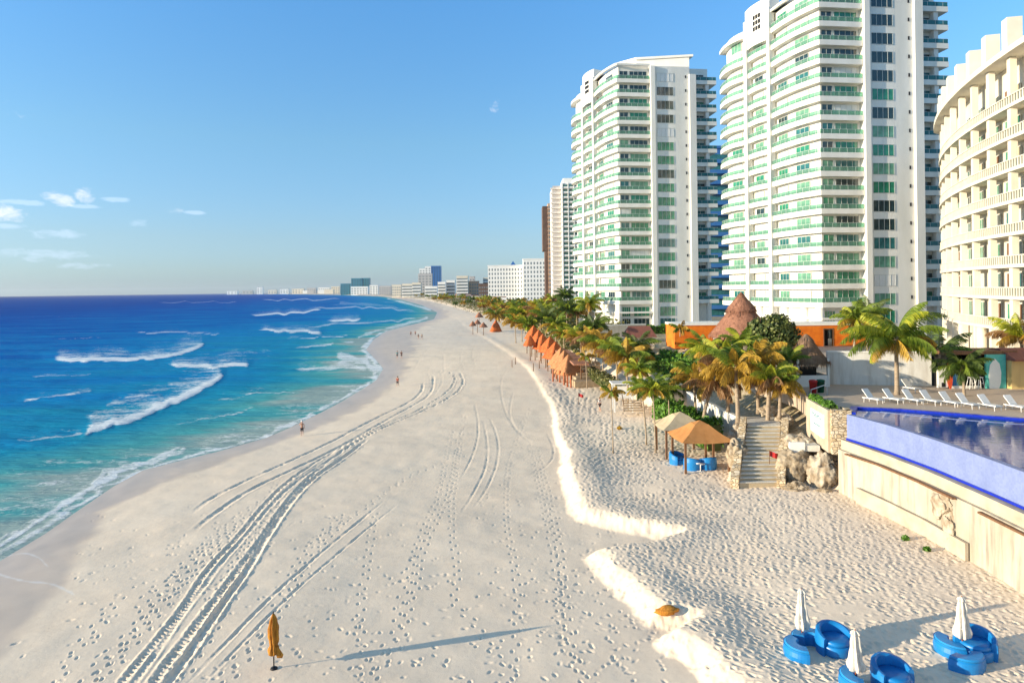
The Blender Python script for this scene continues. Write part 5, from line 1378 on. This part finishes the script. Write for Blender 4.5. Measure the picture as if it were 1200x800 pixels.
LG = [(1023,472,.9,'leftmost white sun lounger, nearest the stone planter'),(1047,472,.8,'white sun lounger just left of the full palm trunk'),(1070,473,.65,'white sun lounger just right of the full palm trunk'),
 (1091,474,.62,'white sun lounger second to the right of the palm trunk'),(1114,476,.55,'white sun lounger left of the small dark palm trunk'),(1134,478,.5,'white sun lounger directly before the small dark palm'),
 (1160,480,.45,'white sun lounger before the teal arch'),(1191,481,.4,'white sun lounger at the right edge of the photo'),(1068,459,.7,'white sun lounger set back alone by the wall, behind the others')]
for i, (a, b, rz, lab) in enumerate(LG):
    x, y = W(a, b, DZ); o = m0 if i == 0 else copytree(m0, (x, y, DZ), rz)
    o.location = (x, y, DZ); o.rotation_euler[2] = rz*.35+.12; o.scale = (1.0,.74,1.15); o['label'] = lab

# ------------------------------------------------------------------ gazebos
def gazebo(label, c, sz, zg, ze, zp, mat, rz, cat='gazebo'):
    t = thing('gazebo', label, cat, (c[0], c[1], zg), rz)
    h = sz/2; e = h+.35; r2 = .55
    m = MB(); n = 7; rings = []
    vs = []
    for k in range(n+1):
        f = k/n; rr_ = e+(r2-e)*f; zz = ze-zg+(zp-.25-ze)*(f**.85)-.14*math.sin(math.pi*f)
        for a in range(4):
            for q in range(4):
                cx_ = [(-1,-1),(1,-1),(1,1),(-1,1)][a]; nx_ = [(-1,-1),(1,-1),(1,1),(-1,1)][(a+1)%4]; g = q/4
                x = cx_[0]+(nx_[0]-cx_[0])*g; y = cx_[1]+(nx_[1]-cx_[1])*g; sag = math.sin(math.pi*g)
                vs.append((x*rr_*(1-.0*sag), y*rr_, zz-.13*sag*(1-f)))
    fs = [(k*16+i, k*16+(i+1)%16, (k+1)*16+(i+1)%16, (k+1)*16+i) for k in range(n) for i in range(16)]
    m.add(vs, fs, 0, False); m.build('canopy', mat, t)
    m = MB(); m.add([(-r2-.1,-r2-.1,zp-zg-.34),(r2+.1,-r2-.1,zp-zg-.34),(r2+.1,r2+.1,zp-zg-.34),(-r2-.1,r2+.1,zp-zg-.34),(0,0,zp-zg)], [(0,1,4),(1,2,4),(2,3,4),(3,0,4),(3,2,1,0)]); m.build('top_vent', mat, t)
    for sx in (-1,1):
        for sy in (-1,1):
            MB().box(-.085,.085,-.085,.085,-.3,ze-zg+.02).build('post', 'wood', t, (sx*h, sy*h, 0))
            MB().tube([(sx*h,sy*h,ze-zg-.02),(sx*r2,sy*r2,zp-zg-.36)], .035, 6).build('rafter', 'wood', t)
    m = MB(); m.box(-h,h,-h-.04,-h+.04,ze-zg-.16,ze-zg-.02); m.box(-h,h,h-.04,h+.04,ze-zg-.16,ze-zg-.02); m.box(-h-.03,-h+.03,-h,h,ze-zg-.18,ze-zg-.03); m.box(h-.03,h+.03,-h,h,ze-zg-.18,ze-zg-.03); m.build('beam', 'wood', t)
    return t
gazebo('tan fabric gazebo over blue daybeds, the nearer of two', (15.6,57.3), 3.6, 2.15, 4.45, 5.85, 'canvas_tan', .06)
gazebo('beige fabric gazebo behind the tan one', (15.1,61.9), 3.5, 2.2, 4.5, 5.75, 'canvas_beige', .04)
# ------------------------------------------------------------------ blue wicker seats
def sector(m, r0, r1, a0, a1, z0, z1, mi=0, n=20, bev=.05, ztop=None):
    """ring sector with rounded top edges"""
    vs = []
    prof = lambda: [(r0+0, z0), (r1, z0), (r1+.03, (z0+z1)/2), (r1, z1-bev), (r1-bev, z1), (r0+bev, z1), (r0, z1-bev)]
    P = prof(); k = len(P)
    for i in range(n+1):
        a = a0+(a1-a0)*i/n; hgt = ztop(i/n) if ztop else 0
        for j, (r_, z) in enumerate(P): vs.append((r_*math.cos(a), r_*math.sin(a), z+(hgt if j >= 2 else 0)))
    fs = [(i*k+j, i*k+(j+1)%k, (i+1)*k+(j+1)%k, (i+1)*k+j) for i in range(n) for j in range(k)]
    fs += [tuple(range(k-1,-1,-1)), tuple(n*k+j for j in range(k))]
    m.add(vs, fs, mi, False)
def round_chair(x, y, rz, label, pale=False):
    z = hz(x, y)-.03; t = thing('round_chair', label, 'daybed chair', (x, y, z), rz)
    m = MB(); m.lathe([(.60,0),(.66,.1),(.66,.34),(.60,.38)], 26); m.build('base', 'blue_seat', t); t.scale = (1,1,1.22)
    m = MB(); m.lathe([(.55,.38),(.58,.42),(.56,.50),(.45,.53)], 26); m.build('cushion', 'blue_seat_pale' if pale else 'blue_seat', t)
    m = MB(); sector(m, .56, .76, math.radians(-20), math.radians(200), 0, .62, n=24, ztop=lambda f: .24*math.sin(math.pi*f)); m.build('backrest', 'blue_seat', t)
    return t
def ottoman(x, y, rz, label):
    z = hz(x, y)-.03; t = thing('ottoman', label, 'ottoman', (x, y, z), rz)
    t.scale = (1,1,1.25); m = MB(); sector(m, .26, .80, math.radians(15), math.radians(165), 0, .38, n=18); m.build('base', 'blue_seat', t)
    m = MB(); sector(m, .28, .78, math.radians(17), math.radians(163), .38, .46, n=18); m.build('cushion', 'blue_seat_pale', t)
def Wg(px, py):
    x, y, z = gp(px, py); return x, y
for (a, b, rz, lab) in ((928,768,1.7,'half moon blue ottoman left of the left white parasol'),(943,752,.1,'half moon blue ottoman just behind the left white parasol pole'),
   (1107,766,1.75,'half moon blue ottoman left of the right white parasol'),(1140,786,3.3,'half moon blue ottoman in front of the right white parasol'),(993,806,1.5,'blue ottoman cut by the bottom edge under the middle parasol')):
    x, y = Wg(a, b); ox, oy = .55*math.cos(rz+math.pi/2), .55*math.sin(rz+math.pi/2); ottoman(x-ox, y-oy, rz, lab)
x, y = Wg(979, 763); round_chair(x, y, .2, 'round blue chair with curved back between the left and middle parasols')
x, y = Wg(1143, 768); round_chair(x, y, -.5, 'round blue chair with curved back right of the right parasol')
x, y = Wg(1047, 806); round_chair(x, y, .3, 'round blue chair cut by the bottom edge of the photo')
x, y = Wg(795, 543); round_chair(x, y, .9, 'blue rounded daybed at the left post under the tan gazebo')
x, y = Wg(812, 549); round_chair(x, y, 2.6, 'blue rounded daybed facing left under the tan gazebo front')
x, y = Wg(829, 548); round_chair(x, y, -2.9, 'blue rounded daybed at the right under the tan gazebo front')
x, y = Wg(817, 531); t = thing('round_table', 'small white pedestal table between the blue daybeds of the tan gazebo', 'table', (Wg(821,552)[0], Wg(821,552)[1], hz(*Wg(821,552)))); MB().lathe([(.36,.62),(.36,.66)], 18).build('tabletop', 'plastic_white', t); MB().lathe([(.04,.0),(.04,.62)], 8).build('leg', 'plastic_white', t); MB().box(-.3,.3,-.03,.03,0,.05).box(-.03,.03,-.3,-.03,0,.05).box(-.03,.03,.03,.3,0,.05).build('foot', 'plastic_white', t)

# ------------------------------------------------------------------ parasols
def parasol(px, py, ptop, label, mat, pole, kind='white'):
    x, y, zg = gp(px, py); _, _, zt_ = WD(px, ptop, y); h = zt_-zg
    t = thing('closed_parasol', label, 'parasol', (x, y, zg))
    MB().lathe([(.028,-.4),(.028,h-.05),(.035,h-.04),(.02,h)], 8).build('pole', pole, t)
    s = int(px)
    from mathutils import noise as mn
    def fn(a, z): return 1+.30*math.sin(a*6+z*1.6+s)+.16*math.sin(a*11+z*3)+.30*mn.noise(Vector((a, z*3, s)))
    if kind == 'white':
        pr_ = [(.16,h*.30),(.23,h*.33),(.24,h*.42),(.19,h*.55),(.165,h*.66),(.15,h*.74),(.15,h*.80),(.13,h*.88),(.11,h*.91),(.15,h*.93),(.10,h*.965),(.03,h*.99)]
    else:
        pr_ = [(.12,h*.24),(.20,h*.28),(.20,h*.34),(.13,h*.42),(.16,h*.48),(.19,h*.58),(.18,h*.72),(.13,h*.84),(.06,h*.93),(.03,h*.96)]
    P2 = []
    for (ra, za), (rb, zb) in zip(pr_, pr_[1:]):
        for k in range(4): P2.append((ra+(rb-ra)*k/4, za+(zb-za)*k/4))
    P2.append(pr_[-1])
    m = MB(); m.lathe(P2, 40, 0, (0,0,0), fn); m.build('canopy', mat, t)
    if kind != 'white':
        m = MB(); m.add([(.08,-.05,h*.44),(.46,-.12,h*.27),(.36,.02,h*.18),(.10,.05,h*.20),(.12,.09,h*.40),(.2,-.16,h*.22)], [(0,5,1),(1,5,2),(0,1,4),(1,2,4),(2,3,4),(5,3,2),(0,3,5),(0,4,3)]); m.build('loose_flap', mat, t)
        MB().lathe([(.16,.0),(.14,.05),(.03,.07)], 14).build('base', 'dark', t)
    else: MB().lathe([(.155,h*.455),(.20,h*.47),(.155,h*.485)], 12).build('tie', mat, t)
    return t
parasol(940, 757, 689, 'closed white parasol standing over two half moon ottomans, farthest left', 'canvas_white', 'wood_red')
parasol(1003, 806, 737, 'closed white parasol nearest the bottom edge, between the other two', 'canvas_white', 'wood_red')
parasol(1128, 768, 698, 'closed white parasol farthest right, by the chair with curved back', 'canvas_white', 'wood_red')
parasol(321, 783, 716, 'closed orange parasol alone on the open sand', 'canvas_orange', 'dark', 'orange')
# rest of the small items
x, y, z = gp(781, 716); t = thing('orange_sheet', 'crumpled orange sheet half buried in the notch of the sand bank', 'sheet', (x, y, z+.05)); me = rock(21, .56, .34, .2, 'canvas_orange', 3); obj('sheet', me, t)
x, y, z = gp(722, 478); t = thing('lifeguard_tower', 'white open lifeguard stand with flat roof and wooden steps', 'lifeguard stand', (13.4, 84.0, 2.3))
for sx in (-1.1,1.1):
    for sy in (-1,1): MB().box(-.09,.09,-.09,.09,-.4,3.0).build('post', 'plastic_white', t, (sx, sy, 0))
MB().box(-1.4,1.4,-1.3,1.3,3.0,3.16).build('roof', 'plastic_white', t); MB().box(-1.1,1.1,-1,1,1.3,1.42).build('platform', 'plastic_white', t)
MB().box(-1.1,1.1,-1.05,-1.0,1.42,2.2).box(-.6,.6,.2,.3,1.42,2.6).build('panel', 'plastic_white', t)
for k in range(5): MB().box(-.2,2.0,-2.6+k*.28,-2.35+k*.28,.0+k*.25,.12+k*.25).build('step', 'wood_pale', t)
for sx in (-.25,2.05): MB().tube([(sx,-2.6,0),(sx,-2.6,.9),(sx,-1.1,2.2)], .05, 6).build('step_rail', 'wood', t)
def flag(px, py, h, lab):
    x, y, z = gp(px, py); t = thing('red_flag', lab, 'flag', (x, y, z)); MB().lathe([(.03,-.3),(.025,h)], 6).build('pole', 'wood', t)
    m = MB(); vs = [(0,.0+.05*math.sin(i*1.3),h-.02) for i in range(1)]; g = []
    for i in range(6):
        for j in range(2): g.append((.13*i+.02, .06*math.sin(i*1.4), h-.05-j*.42-.05*i))
    m.add(g, [(2*i,2*i+2,2*i+3,2*i+1) for i in range(5)]); m.build('flag', 'red', t)
flag(678, 474, 1.6, 'small red flag on a thin pole on the upper sand'); flag(902, 556, 1.9, 'small red flag at the right side of the stairs')
x, y = W(718,430,2); 
for a, b, sz, lab in ((826,500,.55,'small green shrub at the gazebo hedge end'),(726,503,.3,'tiny yellow palm seedling beside the thin young palm'),(1061,632,.22,'little green weed tuft at the foot of the sea wall'),(1086,645,.2,'second green weed tuft along the sea wall foot')):
    x, y, z = gp(a, b); m = leaves(120 if sz < .4 else 500, lobes([(0,0,sz*.5,sz,sz,sz*.6)]), .12, int(a)); t = thing('shrub', lab, 'shrub', (x, y, z)); m.build('leaves', 'palm_gold' if a == 726 else 'hedge_leaf', t)

# ------------------------------------------------------------------ people
def skin_mesh(name, verts, edges, root=0, sub=2):
    me = bpy.data.meshes.new(name); me.from_pydata([v[:3] for v in verts], edges, []); o = bpy.data.objects.new(name, me); COL.objects.link(o)
    md = o.modifiers.new('s', 'SKIN'); md.use_smooth_shade = True
    for i, v in enumerate(verts): me.skin_vertices[0].data[i].radius = (v[3], v[4] if len(v) > 4 else v[3]*.8); me.skin_vertices[0].data[i].use_root = (i == root)
    o.modifiers.new('b', 'SUBSURF').levels = sub; o.modifiers['b'].render_levels = sub
    dg = bpy.context.evaluated_depsgraph_get(); m2 = bpy.data.meshes.new_from_object(o.evaluated_get(dg)); bpy.data.objects.remove(o); return m2
def person(x, y, rz, label, top, bottom, hat=None, stride=.22, arm='walk', s=1.0, hair='hair'):
    z = hz(x, y); t = thing('person', label, 'person', (x, y, z+.02), rz); t.scale = (s,s,s)
    k = stride
    V_ = [(0,0,.95,.15,.11),(0,0,1.15,.13,.10),(0,0,1.38,.17,.11),(0,0,1.50,.06,.06),(0,.01,1.60,.075,.085),(0,.01,1.70,.075,.09),
      (.10,0,.88,.10),(.10,k*.4,.50,.065),(.10,k*.6,.10,.042),(.10,k*.6+.14,.04,.035),
      (-.10,0,.88,.10),(-.10,-k*.3,.50,.065),(-.10,-k*1.1,.12,.042),(-.10,-k*1.1+.14,.05,.035),
      (.20,0,1.42,.06),(.26,-.05,1.15,.045),(.28,.04,.92,.035),(.28,.07,.82,.04),
      (-.20,0,1.42,.06)]
    Ed = [(0,1),(1,2),(2,3),(3,4),(4,5),(0,6),(6,7),(7,8),(8,9),(0,10),(10,11),(11,12),(12,13),(2,14),(14,15),(15,16),(16,17),(2,18)]
    if arm == 'raise': V_ += [(-.30,.12,1.22,.045),(-.16,.30,1.48,.035),(-.12,.30,1.55,.035)]
    else: V_ += [(-.26,.05,1.15,.045),(-.28,.18,.96,.035),(-.28,.22,.88,.04)]
    Ed += [(18,19),(19,20),(20,21)]
    me = skin_mesh('body', V_, Ed); me.materials.append(MATS['skin']); obj('body', me, t)
    if bottom:
        Vb = [(0,0,.96,.165,.125),(.10,0,.88,.12),(.10,k*.38,.52,.085),(-.10,0,.88,.12),(-.10,-k*.28,.52,.085)]
        me = skin_mesh('shorts', Vb, [(0,1),(1,2),(0,3),(3,4)]); me.materials.append(MATS[bottom]); obj('shorts', me, t)
    if top:
        Vt = [(0,0,.98,.16,.125),(0,0,1.18,.145,.115),(0,0,1.40,.185,.125),(.22,0,1.41,.075),(.255,-.04,1.20,.06),(-.22,0,1.41,.075),(-.26,.04,1.22,.06)]
        me = skin_mesh('shirt', Vt, [(0,1),(1,2),(2,3),(3,4),(2,5),(5,6)]); me.materials.append(MATS[top]); obj('shirt', me, t)
    m = MB()
    if hat: m.lathe([(.17,1.70),(.17,1.715),(.10,1.72),(.10,1.80),(.05,1.83)], 14, 0, (0,.01,0)); m.build('hat', hat, t)
    else: m.lathe([(.085,1.64),(.105,1.70),(.095,1.77),(.03,1.81)], 14, 0, (0,-.012,0)); m.build('hair', hair, t)
    m = MB(); m.lathe([(.012,-.02),(.02,0),(.008,.03)], 6, 0, (0,.105,1.64)); m.build('nose', 'skin', t)
    return t
def PP(px, py, *a, **kw):
    x, y, z = gp(px, py, .4); return person(x, y, *a, **kw)
PP(354, 511, .3, 'shirtless person in dark shorts and pale hat at the water edge, nearest the camera', None, 'cloth_dark', 'cloth_white', .28, 'raise')
PP(466, 453, 2.8, 'person in a dark red top on the wet sand, alone', 'cloth_red', 'cloth_dark')
PP(465.5, 420, .2, 'person in a teal top, left one of the walking pair', 'cloth_teal', 'cloth_dark', s=1.05)
PP(470.5, 420, .2, 'person in dark clothes, right one of the walking pair', 'cloth_dark', 'cloth_dark', s=1.05)
PP(481.5, 394, 3.0, 'person in dark clothes, leftmost of the far group of four', 'cloth_dark', 'cloth_dark')
PP(486.7, 393.5, 3.0, 'person in dark clothes, second from the left in the far group', 'cloth_red', 'cloth_dark')
PP(490.3, 397.5, .2, 'person in a black top, third and nearest of the far group', 'cloth_dark', None)
PP(494.5, 397.5, .2, 'person in pale brown clothes, rightmost of the far group', 'wood_pale', 'cloth_dark')
PP(703, 482, .9, 'person in a white shirt beside the lifeguard stand palms', 'cloth_white', 'cloth_dark')
for a, b in ((516,375),(520,358),(540,362)): 
    pass

# ------------------------------------------------------------------ air
hm, hnt, hp, ho = newmat('haze'); hnt.nodes.remove(hp)
pv = hnt.nodes.new('ShaderNodeVolumePrincipled'); pv.inputs['Color'].default_value = (.80,.88,.95,1); pv.inputs['Density'].default_value = .00003; pv.inputs['Anisotropy'].default_value = .2
hnt.links.new(pv.outputs[0], ho.inputs['Volume'])
tag(MB().box(-92000, 78000, -400, 15400, -6, 140).build('haze', 'haze'), kind='stuff')
